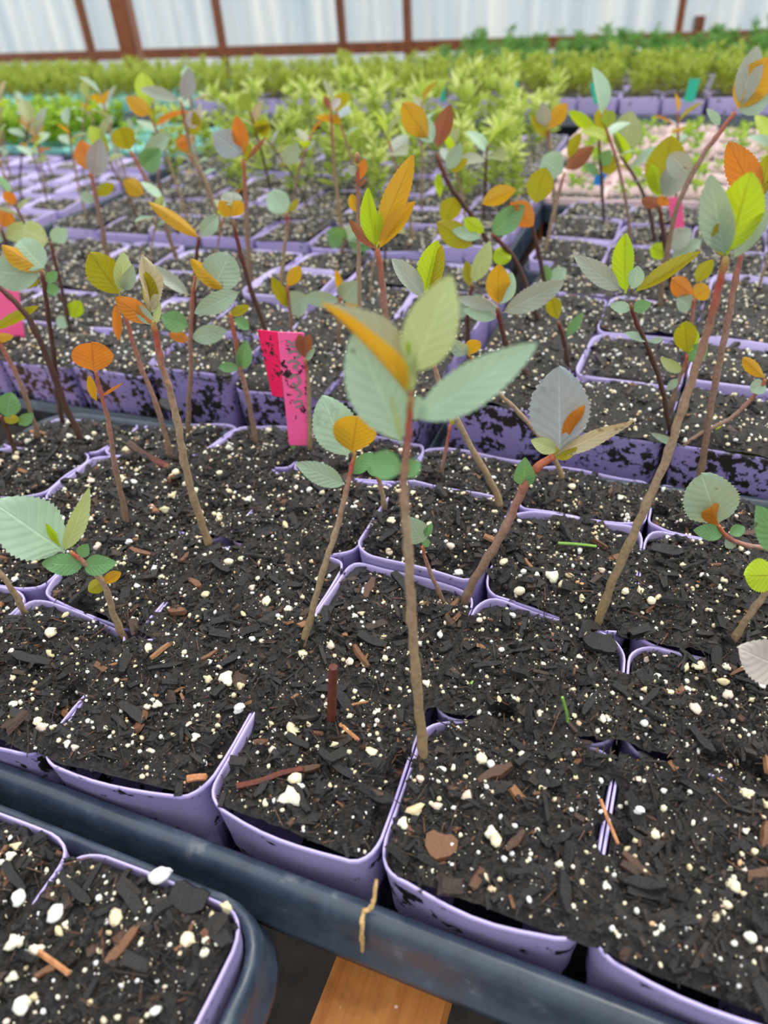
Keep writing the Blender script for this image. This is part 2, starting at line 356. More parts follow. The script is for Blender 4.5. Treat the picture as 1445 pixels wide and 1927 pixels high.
# ------------------------------------------------------------------ pots
def path_round(Q, r, bulge=(0, 0, 0, 0), nseg=5, nstr=5):
    """closed outline through 4 corners (3D) with rounded corners; bulge per edge outwards"""
    pts = []; c = np.mean(Q, 0)
    for k in range(4):
        A, B, D = Q[k-1], Q[k], Q[(k+1) % 4]
        u = (A-B)/np.linalg.norm(A-B); v = (D-B)/np.linalg.norm(D-B)
        p0, p2 = B+u*r, B+v*r
        for s in range(nseg+1):
            t = s/nseg; pts.append((1-t)**2*p0+2*t*(1-t)*(B*.92+.08*(p0+p2)/2)+t*t*p2)
        e = D-B; n = np.array([e[1], -e[0], 0]); n /= np.linalg.norm(n)
        if n@(B-c) < 0: n = -n
        q0, q1 = B+v*r, D-v*r
        for s in range(1, nstr):
            t = s/nstr; pts.append(q0*(1-t)+q1*t+n*bulge[k]*math.sin(math.pi*t))
    return np.array(pts)
def offset_path(Pp, d):
    T = np.roll(Pp, -1, 0)-np.roll(Pp, 1, 0); N = np.stack([T[:, 1], -T[:, 0], np.zeros(len(T))], 1); N /= np.linalg.norm(N, axis=1)[:, None]
    c = Pp.mean(0); s = np.sign(((Pp-c)*N).sum()); return Pp+N*s*d
def sweep(Pp, prof):
    rings = [offset_path(Pp, o)+np.array([0, 0, z]) for o, z in prof]; n = len(Pp); V = np.concatenate(rings); Fc = []
    k = np.arange(n); k2 = (k+1) % n
    for r in range(len(rings)-1): Fc.append(np.stack([r*n+k, r*n+k2, (r+1)*n+k2, (r+1)*n+k], 1))
    return V, np.concatenate(Fc)
POTPROF = [(-.0016, -.030), (-.0008, -.0012), (-.0006, 0), (-.0001, .0003), (.0003, -.0001), (.0003, -.0018), (.0000, -.0022), (-.0012, -.02), (-.0045, -.058), (-.02, -.0582)]
def pot_mesh(Q, mat, root, bulge=(0, 0, 0, 0), r=.010, wob=.0006, prof=POTPROF, nseg=5, nstr=5):
    Pp = path_round(Q, r, bulge, nseg, nstr); Pp[:, 2] += wob*np.sin(np.arange(len(Pp))*.9+Q[0, 0]*900)
    V, Fc = sweep(Pp, prof); return mesh('pot', V-root, Fc, mat, smooth=True)

def bilin(Q, u, v):
    return (Q[0][None]*((1-u)*(1-v))[:, None]+Q[1][None]*(u*(1-v))[:, None]+Q[2][None]*(u*v)[:, None]+Q[3][None]*((1-u)*v)[:, None])
class Soil:
    """one pot's soil surface: bilinear cell quad + height field"""
    def __init__(s, Q, inner, hf, dz=0): s.Q = Q; s.I = inner; s.hf = hf; s.dz = dz
    def pts(s, u, v):
        P = bilin(s.Q, u, v); h = s.hf(P[:, 0], P[:, 1]); I = bilin(s.I, u, v)
        du = np.maximum(np.abs(u-.5)-.36, 0)/.14; dv = np.maximum(np.abs(v-.5)-.36, 0)/.14; rr = np.hypot(du, dv)
        k = np.where((rr > 1), 1/np.maximum(rr, 1e-6), 1)
        u2 = .5+np.sign(u-.5)*(np.minimum(np.abs(u-.5), .36)+du*k*.14); v2 = .5+np.sign(v-.5)*(np.minimum(np.abs(v-.5), .36)+dv*k*.14)
        I = bilin(s.I, u2, v2); low = np.clip((.0006-h)/.0008, 0, 1)[:, None]
        P = P*(1-low)+I*low; P[:, 2] = P[:, 2]+h+s.dz; return P
def soil_mesh(sl, root, n):
    g = np.linspace(0, 1, n); u, v = np.meshgrid(g, g); P = sl.pts(u.ravel(), v.ravel())
    k = np.arange(n*n).reshape(n, n); Fc = np.stack([k[:-1, :-1], k[:-1, 1:], k[1:, 1:], k[1:, :-1]], -1).reshape(-1, 4)
    return mesh('soil', P-root, Fc, M['soil'], smooth=True)
def chips_mesh(sl, root, n, rng, size=1.0):
    u, v = rng.uniform(.02, .98, n), rng.uniform(.02, .98, n); P = sl.pts(u, v)
    L = np.clip(rng.lognormal(-6.1, .58, n), .0009, .010)*size; Wd = L*rng.uniform(.22, .6, n); Th = L*rng.uniform(.12, .3, n)
    P[:, 2] += Th*.25; sh = rng.random(n)**1.1*.86; sh = np.where(rng.random(n) < .04, rng.uniform(.86, 1, n), sh)
    V, Fc, A = scatter(CHIP, P-root, np.stack([L, Wd, Th], 1), rnd_rot(n, .35, rng), .12, rng, sh)
    m = n//5                                                    # fine fibres
    P = sl.pts(rng.uniform(.02, .98, m), rng.uniform(.02, .98, m)); P[:, 2] += .0005
    L = rng.uniform(.004, .011, m)*size
    f = scatter(CHIP, P-root, np.stack([L, L*0+.00045, L*0+.0003], 1), rnd_rot(m, .25, rng), .05, rng, rng.uniform(.3, .93, m))
    V, Fs, A = join([(V, Fc, A), f]); return mesh('bark_mulch', V, Fs, M['bark'], A)
def perl_mesh(sl, root, n1, n2, rng, size=1.0):
    P = sl.pts(rng.uniform(.02, .98, n1), rng.uniform(.02, .98, n1)); s = rng.uniform(.00045, .0011, n1)*size
    P[:, 2] += s*.5; a = scatter(ICO0, P-root, s[:, None]*rng.uniform(.7, 1.25, (n1, 3)), rnd_rot(n1, 1, rng), .12, rng, rng.random(n1))
    P = sl.pts(rng.uniform(.02, .98, n2), rng.uniform(.02, .98, n2)); s = rng.uniform(.00018, .00042, n2)*size
    P[:, 2] += s*.6; b = scatter(OCT, P-root, s[:, None]*rng.uniform(.7, 1.25, (n2, 3)), rnd_rot(n2, 1, rng), 0, rng, rng.random(n2))
    V, Fs, A = join([a, b]); return mesh('perlite', V, Fs, M['perlite'], A, smooth=True)
# shared single granules and chips
def granules():
    L = []
    for k in range(8):
        V, Fc = ICO1; d = 1+.28*np.sin(V@RNG.normal(0, 2.2, 3)+k)+.13*np.sin(V@RNG.normal(0, 5, 3)); V = V*d[:, None]*np.array([1, RNG.uniform(.65, .95), RNG.uniform(.55, .8)])
        L.append(mesh('perlite_granule', V, Fc, M['perlite'], np.full(len(V), (.05, .2, .35, .5, .65, .8, .95, .3)[k]), smooth=True))
    return L
GRAN = granules()
def slabs():
    L = []
    for k in range(10):
        nx = 6; V = []; wv = RNG.uniform(.75, 1.1, nx)*np.array([.55, .9, 1, 1, .85, .5])
        for i in range(nx):
            x = i/(nx-1)-.5; b = .06*math.sin(i*1.3+k); ww = wv[i]*.5
            V += [(x, -ww+b, -.4), (x, ww+b, -.4), (x, ww*.8+b, .4+.12*math.sin(i*2+k)), (x, -ww*.85+b, .4)]
        Fc = [(4*i+a, 4*i+(a+1) % 4, 4*i+4+(a+1) % 4, 4*i+4+a) for i in range(nx-1) for a in range(4)]+[(3, 2, 1, 0), (4*nx-4, 4*nx-3, 4*nx-2, 4*nx-1)]
        sh = (.1, .3, .45, .2, .55, .7, .35, .88, .95, 1.0)[k]
        L.append(mesh('bark_chip', np.array(V), np.array(Fc), M['bark'], np.full(len(V), sh)))
    return L
SLAB = slabs()
def loose_pieces(sl, root_loc, soilo, rng, ng, nc, gs=(.0011, .0023), cs=(.006, .014)):
    for k in range(ng):
        P = sl.pts(rng.uniform(.06, .94, 1), rng.uniform(.06, .94, 1))[0]-root_loc; s = rng.uniform(*gs)
        o = bpy.data.objects.new('perlite_granule', GRAN[rng.integers(8)]); C.objects.link(o); o.parent = soilo
        o.location = P+np.array([0, 0, s*.45]); o.scale = (s, s, s); o.rotation_euler = rng.uniform(-.6, .6, 3)+np.array([0, 0, rng.uniform(0, 6)])
    for k in range(nc):
        P = sl.pts(rng.uniform(.1, .9, 1), rng.uniform(.1, .9, 1))[0]-root_loc; L = rng.uniform(*cs)
        o = bpy.data.objects.new('bark_chip', SLAB[min(9, int(rng.random()**2.3*10))]); C.objects.link(o); o.parent = soilo
        wd = L*rng.uniform(.18, .42); o.location = P+np.array([0, 0, .0012]); o.scale = (L, wd, min(wd*.6, .0028)); o.rotation_euler = (rng.normal(0, .25), rng.normal(0, .2), rng.uniform(0, 6.28))

# ------------------------------------------------------------------ leaves and stems
def nrm(v): return v/(np.linalg.norm(v)+1e-12)
def leaf_geo(B, T, wd, face, rollv=0, fold=.35, curl=.0, nu=10, nv=2, serr=0.0, nref=None, shape=.85, wav=.0, seed=0):
    B = np.asarray(B, float); T = np.asarray(T, float); L = np.linalg.norm(T-B); a = (T-B)/L
    n = (CAM-(B+T)/2) if nref is None else nref
    n = nrm(n-a*(n@a)); s = np.cross(a, n)
    cr_, sr_ = math.cos(rollv), math.sin(rollv); n2 = n*cr_+s*sr_; s2 = s*cr_-n*sr_; n, s = n2, s2
    sg = 1 if face == 'T' else -1
    us = np.linspace(0, 1, nu+1); V = []; UV = []
    for iu, u in enumerate(us):
        pr = max(0.0, math.sin(math.pi*min(1, max(0, (u-.05)/.95))**shape))**(.72 if wd < .85*L else .52)
        hw = wd*.5*max(pr, .035 if u < .98 else .0)
        c = B+a*L*u+n*sg*(-curl*L*(u*u)+curl*.6*L*u)
        for iv in range(-nv, nv+1):
            q = iv/nv; e = hw*abs(q)
            if serr and abs(iv) == nv and 0 < iu < nu: e *= 1+serr*(1 if iu % 2 else -1)
            f = fold
            p = c+s*(math.copysign(e, q) if iv else 0)*math.cos(f)+n*sg*(e*math.sin(f))
            if wav: p = p+n*wav*wd*math.sin(u*9+seed+q*2)*abs(q)
            V.append(p); UV.append((u, .5+q*.5))
    m = 2*nv+1; Fc = []
    for iu in range(nu):
        for iv in range(m-1):
            k = iu*m+iv; f = (k, k+1, k+m+1, k+m)
            Fc.append(f if face == 'T' else f[::-1])
    V = np.array(V)
    # make the front face the upper surface
    f = Fc[len(Fc)//2]; fn = np.cross(V[f[1]]-V[f[0]], V[f[2]]-V[f[0]])
    if fn@(n*sg) < 0: Fc = [x[::-1] for x in Fc]
    return V, np.array(Fc), np.array(UV)
def leaf(parent, root, B, T, wd, typ, drops=0, **k):
    mat, face, lab = LT[typ]; V, Fc, UV = leaf_geo(B, T, wd, face, **k)
    o = obj('leaf', mesh('leaf', V-root, Fc, mat, smooth=True, uv=UV), parent, label=lab)
    rg = np.random.default_rng(drops)
    for q in range(drops):
        v = V[int(rg.integers(len(V)*.35, len(V)*.95))]; n = nrm(CAM-v); r = rg.uniform(.0004, .0011); D = ICO1[0]*r*np.array([1, 1, .8]); D = D+v+n*r*.25-root
        obj('water_drop', mesh('water_drop', D, ICO1[1], M['water'], smooth=True), o)
    return o
def catmull(P, n):
    P = np.asarray(P, float); Q = np.vstack([2*P[0]-P[1], P, 2*P[-1]-P[-2]]); out = []
    for i in range(1, len(Q)-2):
        for t in np.linspace(0, 1, n, endpoint=False):
            a, b, c, d = Q[i-1:i+3]; out.append(.5*((2*b)+(-a+c)*t+(2*a-5*b+4*c-d)*t*t+(-a+3*b-3*c+d)*t**3))
    out.append(P[-1]); return np.array(out)
def tube_geo(P, r, sides=8, nodes=0):
    P = np.asarray(P); n = len(P); r = np.interp(np.linspace(0, 1, n), np.linspace(0, 1, len(r)), r)
    if nodes:
        k = np.arange(n); r = r*(1+.30*np.exp(-((k % nodes)-nodes/2)**2/.35)+.07*np.sin(k*2.3)); P = P+np.stack([np.sin(k*1.7), np.cos(k*1.3), k*0], 1)*r[:, None]*.12
    T = np.gradient(P, axis=0); T /= np.linalg.norm(T, axis=1)[:, None]+1e-12
    ref = np.array([.3, .9, .1]) if abs(T[0]@np.array([.3, .9, .1])) < .9 else np.array([1, 0, 0])
    X = np.cross(T, ref); X /= np.linalg.norm(X, axis=1)[:, None]; Y = np.cross(T, X)
    a = np.arange(sides)*2*np.pi/sides; V = (P[:, None]+r[:, None, None]*(np.cos(a)[None, :, None]*X[:, None]+np.sin(a)[None, :, None]*Y[:, None])).reshape(-1, 3)
    k = np.arange(sides); k2 = (k+1) % sides; Fc = np.concatenate([np.stack([i*sides+k, i*sides+k2, (i+1)*sides+k2, (i+1)*sides+k], 1) for i in range(n-1)])
    V = np.vstack([V, P[-1]+T[-1]*r[-1]*.5]); cap = np.array([((n-1)*sides+i, (n-1)*sides+(i+1) % sides, n*sides) for i in range(sides)])
    return V, [Fc, cap], np.append(np.repeat(np.linspace(0, 1, n), sides), 1.0)
def stem(parent, root, P, r, mat='bark_stem', sides=8, sm=6, nodes=7, name='stem'):
    V, Fc, A = tube_geo(catmull(P, sm), r, sides, nodes); return obj(name, mesh(name, V-root, Fc, M[mat], A, smooth=True), parent)

# ------------------------------------------------------------------ setting
fl = box((-5, -2, -.86), (3.5, 6, -.80)); fo = obj('floor', mesh('floor', fl, BOXF, M['floor'])); fo['kind'] = 'structure'
# back wall
A = G(170, 105, -.07); Bp = G(950, 83, -.07); wd = nrm(Bp-A); wn = np.array([-wd[1], wd[0], 0]); wang = math.atan2(wd[1], wd[0])
wall = thing('wall_back', None, None, (A[0], A[1], 0), wang); wall['kind'] = 'structure'
def wx(px, py=40):           # pixel column -> distance along the wall
    d = ray(px, py); t = ((A-CAM)@wn)/(d@wn); return float((CAM+d*t-A)@wd)
studs = [wx(155), wx(409), wx(640), wx(765), wx(1279), wx(-260), wx(1700)]
def boxo(name, p0, p1, mat, parent, **k): return obj(name, mesh(name, box(p0, p1), BOXF, mat), parent, **k)
for s in studs: boxo('stud', (s-.012, -.01, -.8), (s+.012, .03, 1.5), M['post'], wall)
boxo('rail', (-2.2, -.03, -.088), (4.2, .01, -.048), M['post'], wall)
boxo('rail', (-2.2, -.03, -.60), (4.2, .01, -.56), M['post'], wall); boxo('rail', (-2.2, -.03, 1.1), (4.2, .01, 1.14), M['post'], wall)
xs = sorted(studs)
for a, b in zip(xs[:-1], xs[1:]):
    n = max(8, int((b-a)/.0125)); X = np.linspace(a, b, n+1); Y = .085+.008*np.sin(X*2*math.pi/.1)
    V = np.concatenate([np.stack([X, Y, X*0-.78], 1), np.stack([X, Y, X*0+1.5], 1)]); k = np.arange(n)
    obj('panel', mesh('panel', V, np.stack([k, k+1, k+n+2, k+n+1], 1), M['poly'], smooth=True), wall)
# free standing post and short post
def up_post(px, py, dist, wpx, top, lab, nm='wooden_post', bot=-.8):
    d = ray(px, py); P = CAM+d*dist; hw = wpx*dist/F/2
    o = thing(nm, lab, 'post', (P[0], P[1], bot), yaw*-1)
    boxo('shaft', (-hw, -hw*1.6, 0), (hw, hw*1.6, top-bot), M['post'], o)
    return o
up_post(240, 60, 1.95, 31, 1.3, 'thick brown wooden post standing free in front of the wall, left of the middle')
o = up_post(1312, 60, 2.7, 13, CAM[2]+float(ray(1312, 28)[2])*2.7, 'short brown post stub rising behind the dark green seedlings')
# bench
bench = thing('bench', 'orange-brown timber bench under the black seedling trays', 'bench', (0, 0, -.066))
c = [G(640, 1780, -.066), G(850, 1850, -.066), G(835, 1927, -.066), G(590, 1927, -.066)]
rl = np.array([0, 0, -.066])
def plank(x0, x1, y0, y1, z0, z1, nm='plank', sk=0.0):
    V = box((x0, y0, z0), (x1, y1, z1)); V[:, 0] += (V[:, 1]-y0)*sk
    e = .0015; return obj(nm, mesh(nm, V, BOXF, M['beam']), bench)
plank(.1175, .1605, -.16, 1.22, -.024, 0)
for x in (-.23, -.60, -.95, .50): plank(x, x+.043, -.16, 1.22, -.024, 0)
for y in (.12, .62, 1.12): plank(-1.4, .9, y, y+.04, -.114, -.0245, 'cross_beam')
for x, y in ((-1.3, .13), (.8, .13), (-1.3, 1.13), (.8, 1.13)): plank(x, x+.06, y, y+.03, -.734, -.1145, 'leg')
# ------------------------------------------------------------------ trays
TPROF = [(-.0265, -.0605), (-.0025, -.060), (.0006, -.020), (.0012, -.0125), (.0030, -.0094), (.0062, -.0084), (.0088, -.0105), (.0104, -.0160), (.0114, -.0255), (.0136, -.0275), (.0142, -.0300), (.0128, -.0302)]
def tray(Q, label, z=0, group=None, prof=TPROF, r=.02, rz=0):
    c = np.mean(Q, 0); root = np.array([c[0], c[1], z-.0605]); o = thing('nursery_tray', label, 'tray', root, 0, group)
    Pp = path_round(Q, r, (0,)*4, 6, 10); V, Fc = sweep(Pp, prof); V = V+np.array([0, 0, z])-np.array([0, 0, Q[0][2]]); V -= root
    obj('rim', mesh('rim', V, Fc, M['tray'], smooth=True), o)
    n = len(Pp); W0 = V[:n]; bm_ = np.vstack([W0, W0.mean(0)]); obj('base', mesh('base', bm_, np.array([(k, (k+1) % n, n) for k in range(n)]), M['tray']), o)
    return o
def fl0(p, dx=0, dy=0): return np.array([p[0]+dx, p[1]+dy, 0.0])
tray([fl0(VT[-3, 0]), fl0(VT[5, 0]), fl0(VT[5, 4]), fl0(VT[-3, 4])], 'black plastic tray with a rolled blue-grey rim crossing the foreground')

# ------------------------------------------------------------------ traced seedlings
# each: label, stem pixel path from the soil up, (base width, top width) px, stem material, leaves, lean, options
# leaf: (base x, y, tip x, y, width px, type[, tip depth offset in leaf lengths, fold, roll, curl])
SD = []
def sd(label, path, wpx, mat, leaves, lean=0.0, z=None, buds=()): SD.append((label, path, wpx, mat, leaves, lean, z, buds))
sd('tallest blurred seedling in the middle, long broad pale leaves above two small round green ones',
   [(800, 1437), (790, 1350), (781, 1250), (774, 1150), (769, 1050), (762, 960), (760, 905), (765, 850), (770, 790), (773, 745)], (17, 12), 'bark_stem',
   [(757, 838, 668, 622, 118, 'mint', .15, .12, .0, .05), (768, 745, 613, 565, 62, 'fold', .0, 1.05, 1.1, .12), (776, 706, 848, 518, 100, 'pale', .1, .2, .1, .08), (779, 792, 1010, 648, 84, 'mint', -.1, .25, .1, .12),
    (771, 745, 768, 640, 20, 'lime', 0, .5, .2, .05), (773, 745, 782, 665, 16, 'pale', 0, .5, -.2, .05), (760, 885, 692, 866, 56, 'green', .2, .3, 0, .1), (758, 893, 789, 868, 36, 'green', .2, .3, 0, .1), (757, 838, 735, 740, 10, 'pale', 0, .2, 0, 0), (778, 790, 790, 745, 40, 'mint', .1, .3, 0, .05)], buds=[(772, 740, 7)])
sd('seedling with a round amber leaf before a big sage one with water drops',
   [(563, 1222), (590, 1140), (612, 1060), (632, 1000), (650, 930), (659, 890), (668, 850)], (12, 9), 'bark_stem',
   [(655, 862, 606, 745, 84, 'mint', .15, .12, 0, .06), (662, 852, 672, 780, 82, 'amber', -.15, .15, 0, .08), (650, 913, 558, 872, 42, 'sage', -.2, .2, 0, .1), (660, 892, 702, 852, 30, 'green', .1, .3, 0, .1)], lean=.01)
sd('tall seedling with a crumpled upright leaf and a curled orange leaf at its tip',
   [(396, 1032), (385, 1000), (362, 930), (345, 860), (335, 800), (318, 730), (305, 690), (295, 640), (288, 605)], (14, 12), 'bark_stem',
   [(285, 585, 268, 478, 42, 'tan', .1, .7, .5, .1), (284, 590, 275, 510, 30, 'olive', .0, .5, -.4, .1), (291, 608, 215, 560, 40, 'orange', -.1, .3, .1, .25), (288, 612, 252, 572, 24, 'sage', .1, .3, 0, .1), (292, 612, 300, 565, 14, 'pale', .1, .4, 0, .1)])
sd('slender seedling topped by a single round orange-amber leaf',
   [(237, 985), (228, 930), (215, 870), (205, 800), (190, 740), (180, 700)], (11, 7), 'red_stem',
   [(177, 700, 172, 643, 74, 'orange', -.1, .15, 0, .1), (182, 755, 166, 705, 17, 'amber', 0, .3, .4, .05), (184, 750, 232, 720, 6, 'orange', 0, .3, 0, .05)])
sd('dark bare leaning stem running in from the left edge above the stub',
   [(165, 842), (130, 780), (97, 695), (60, 610), (25, 565), (-30, 515), (-60, 480)], (12, 9), 'dark_stem',
   [(-60, 480, -110, 420, 50, 'sage', 0, .3, 0, .1), (-60, 480, -40, 400, 45, 'amber', 0, .3, 0, .1)])
sd('dark-stemmed seedling with sage leaves and a bronze leaf arching left, by the left tag',
   [(116, 792), (108, 740), (100, 660), (90, 590), (82, 530), (78, 512)], (9, 8), 'dark_stem',
   [(83, 510, 2, 462, 36, 'amber', -.1, .5, .5, .12), (84, 506, 33, 452, 56, 'mint', .3, .2, -.2, .15), (78, 520, -25, 508, 66, 'sage', -.1, .2, 0, .12), (76, 527, 22, 540, 20, 'olive', 0, .3, 0, .1), (86, 530, 108, 512, 20, 'green', 0, .3, 0, .1), (86, 545, 112, 545, 22, 'green', 0, .3, 0, .1)])
sd('bare brown stem at the left edge below the left pink tag', [(72, 825), (62, 790), (40, 725), (10, 665), (-25, 610)], (9, 8), 'red_stem',
   [(-20, 625, 75, 573, 20, 'olive', -.1, .4, .2, .1), (-25, 640, 27, 632, 18, 'amber', 0, .3, 0, .1)])
sd('low plant with one round green leaf at the left edge', [(25, 842), (10, 800), (0, 782)], (9, 7), 'dark_stem',
   [(12, 787, 20, 738, 42, 'green', .2, .2, 0, .1), (0, 790, 38, 788, 18, 'olive', -.2, .3, 0, .1), (36, 800, 62, 778, 22, 'green', 0, .3, 0, .1)])
sd('low seedling at the left with one very large veined green leaf', [(230, 1190), (215, 1160), (200, 1110), (180, 1078), (150, 1052), (132, 1038)], (13, 9), 'bark_stem',
   [(122, 1040, -12, 945, 118, 'mint', -.1, .15, .1, .12), (121, 1038, 168, 922, 34, 'pale', -.1, .5, .3, .1), (119, 1036, 86, 985, 14, 'lime', 0, .5, .2, .05), (158, 1064, 78, 1060, 42, 'green', -.3, .15, 0, .12), (156, 1066, 217, 1060, 40, 'green', -.3, .2, 0, .12), (150, 1048, 165, 1024, 24, 'green', 0, .4, 0, .1),
    (195, 1096, 166, 1112, 28, 'olive', -.2, .3, 0, .1), (192, 1100, 228, 1075, 22, 'amber', 0, .4, .2, .1)])
sd('leafless olive stem at the left edge beside the big veined leaf', [(43, 1146), (25, 1113), (0, 1078), (-40, 1030), (-70, 980)], (11, 8), 'bark_stem', [(-70, 980, -130, 940, 50, 'sage')])
sd('curved seedling with a large blue-grey leaf and a drooping tan leaf', [(873, 1128), (890, 1095), (930, 1030), (955, 985), (982, 925), (1005, 885), (1042, 858)], (15, 17), 'red_stem',
   [(1053, 852, 1052, 690, 112, 'blue', .15, .15, 0, .08), (1060, 848, 1098, 758, 30, 'orange', -.1, .5, .5, .15), (1032, 866, 1192, 786, 30, 'tan', -.2, .35, .4, -.2), (1048, 850, 1000, 828, 30, 'pale', -.1, .3, 0, .1), (1038, 856, 1086, 842, 34, 'olive', -.2, .3, 0, .1), (986, 915, 988, 862, 40, 'green', -.1, .5, 0, .1)], buds=[(988, 905, 6)])
sd('tiny seedling bending over the lavender rim in the middle', [(838, 1128), (815, 1090), (800, 1050), (795, 1028)], (8, 6), 'red_stem',
   [(797, 1022, 768, 975, 46, 'sage', -.1, .2, .1, .1), (799, 1010, 813, 985, 16, 'green', 0, .4, 0, .1), (798, 1030, 806, 1014, 14, 'green', 0, .4, 0, .1)])
sd('stout tall seedling at the right, grey stem, lime top leaf', [(1124, 1170), (1150, 1100), (1190, 1010), (1220, 940), (1255, 860), (1280, 780), (1310, 690), (1335, 610), (1352, 540), (1366, 485)], (15, 15), 'bark_stem',
   [(1370, 478, 1413, 322, 84, 'lime', .05, .15, 0, .1), (1364, 482, 1335, 330, 62, 'sage', .1, .3, -.3, .1), (1378, 488, 1452, 395, 38, 'sage', -.1, .4, -.4, -.15), (1368, 484, 1375, 400, 16, 'lime', 0, .5, .2, .05), (1362, 484, 1348, 420, 30, 'olive', .1, .3, .3, .1)])
sd('reddish tall stem rising just right of the stout grey one', [(1316, 905), (1325, 850), (1335, 780), (1350, 700), (1366, 620), (1381, 540), (1394, 480), (1405, 430), (1420, 390)], (12, 11), 'red_stem',
   [(1434, 390, 1368, 265, 58, 'orange', .05, .2, .1, .12), (1425, 392, 1446, 290, 40, 'olive', .1, .3, .2, .1), (1420, 395, 1470, 330, 55, 'blue', .1, .2, 0, .1), (1415, 410, 1380, 345, 34, 'sage', .3, .2, 0, .1)])
sd('red side stem at the right with a big glossy lime leaf', [(1285, 832), (1320, 815), (1370, 790), (1405, 760), (1432, 728), (1440, 715)], (7, 8), 'red_stem',
   [(1475, 905, 1336, 800, 56, 'lime', .1, .3, .2, .2), (1440, 712, 1395, 672, 24, 'amber', 0, .4, .2, .1), (1440, 722, 1412, 735, 30, 'sage', -.2, .2, 0, .1), (1275, 838, 1225, 815, 14, 'sage', 0, .3, 0, .1)])
sd('seedling lying in from the right edge with a round wrinkled sage leaf', [(1500, 1075), (1470, 1045), (1445, 1033), (1400, 1025), (1368, 1010), (1352, 990)], (10, 9), 'red_stem',
   [(1352, 985, 1320, 893, 98, 'sage', .15, .15, 0, .08), (1352, 992, 1335, 948, 36, 'orange', -.2, .5, .3, .2), (1362, 1005, 1306, 998, 32, 'green', -.2, .2, 0, .1), (1365, 1012, 1382, 1032, 22, 'sage', 0, .3, 0, .1), (1372, 1005, 1402, 992, 24, 'green', 0, .3, 0, .1)])
sd('brown stem at the right edge with a round olive leaf', [(1373, 1212), (1400, 1172), (1430, 1130), (1462, 1085), (1480, 1040)], (13, 11), 'bark_stem',
   [(1470, 1082, 1398, 1083, 64, 'lime', -.1, .2, 0, .1), (1475, 1040, 1425, 955, 60, 'green', 0, .3, .2, .1)])
sd('plant at the right edge with a bleached grey scalloped leaf', [(1500, 1300), (1492, 1270), (1480, 1245)], (10, 9), 'bark_stem', [(1482, 1262, 1394, 1222, 88, 'white', -.2, .15, 0, .1)])
sd('short brown stem stub behind the lavender rim in the middle', [(726, 962), (718, 925), (710, 892)], (9, 8), 'bark_stem', [(710, 895, 690, 880, 14, 'green')])
sd('brown stem leaning up left behind the tall middle leaves, upright yellow-green leaves on top', [(950, 970), (928, 915), (892, 852), (860, 790), (830, 730), (810, 660), (802, 600), (800, 560)], (12, 8), 'bark_stem',
   [(800, 562, 738, 487, 36, 'grey', .1, .5, .3, .1), (798, 558, 822, 450, 46, 'lime', 0, .4, .2, .1), (806, 558, 832, 460, 26, 'olive', -.05, .5, -.4, .05)])
sd('red-tipped seedling with a long amber leaf standing above the tall middle one', [(745, 800), (738, 720), (728, 640), (722, 560), (715, 500), (710, 470)], (14, 10), 'red_stem',
   [(706, 462, 778, 290, 46, 'amber', .1, .2, 0, .1), (712, 470, 780, 376, 34, 'amber', -.1, .5, .4, .12), (706, 465, 690, 352, 34, 'lime', 0, .5, .4, .1), (708, 470, 655, 414, 20, 'brown', 0, .4, .2, .2), (709, 468, 715, 395, 16, 'lime', 0, .5, 0, .1)])
sd('thin pale stem ending in a pink bud, behind and left of the middle leaves', [(682, 700), (680, 650), (677, 580), (675, 500), (674, 420), (673, 345), (672, 310)], (9, 6), 'bark_stem',
   [(673, 402, 660, 365, 22, 'amber', .1, .3, 0, .1), (677, 340, 686, 298, 18, 'orange', 0, .5, 0, .1), (672, 330, 655, 312, 18, 'grey', 0, .4, 0, .1), (674, 350, 690, 338, 8, 'brown')], buds=[(672, 297, 7)])
sd('thin seedling with a heart-shaped brown leaf in front of the pink tag', [(583, 852), (582, 790), (580, 720), (574, 675)], (9, 6), 'bark_stem',
   [(572, 672, 563, 628, 22, 'brown', 0, .3, 0, .1), (574, 672, 582, 628, 20, 'brown', 0, .3, 0, .1), (576, 680, 592, 655, 12, 'sage'), (575, 856, 545, 838, 12, 'green')])
sd('seedling left of the pink tag with a long sage leaf over its tip', [(482, 836), (474, 790), (463, 735), (452, 695), (442, 635), (433, 592)], (9, 8), 'red_stem',
   [(452, 548, 365, 590, 38, 'sage', -.1, .25, 0, .1), (430, 594, 470, 575, 18, 'olive', 0, .3, 0, .1), (456, 698, 463, 640, 30, 'green', 0, .4, 0, .1), (453, 692, 410, 691, 20, 'green', 0, .2, 0, .1), (440, 600, 470, 618, 22, 'green')])
sd('red-stemmed seedling with opposite sage leaves beside the tall crumpled-leaf one', [(352, 815), (355, 760), (359, 700), (358, 640), (361, 580), (363, 550), (368, 520)], (8, 8), 'red_stem',
   [(357, 556, 278, 497, 26, 'grey', .1, .4, .2, .1), (357, 615, 303, 596, 40, 'green', -.1, .2, 0, .1), (359, 637, 426, 622, 36, 'sage', -.1, .2, 0, .1), (357, 640, 316, 628, 20, 'orange', .1, .3, 0, .1), (400, 545, 432, 478, 72, 'sage', .3, .1, 0, .1), (424, 546, 357, 487, 30, 'amber', 0, .5, .4, .1), (360, 560, 372, 515, 9, 'tan')])
sd('black-stemmed seedling holding a cupped amber leaf, behind the pink tag', [(518, 672), (500, 622), (472, 545), (452, 475), (438, 415)], (9, 8), 'dark_stem',
   [(436, 408, 412, 378, 26, 'amber', -.2, .3, 0, .1), (436, 408, 455, 378, 26, 'amber', -.2, .3, 0, .1), (436, 390, 435, 360, 40, 'grey', .6, .2, 0, .1)])
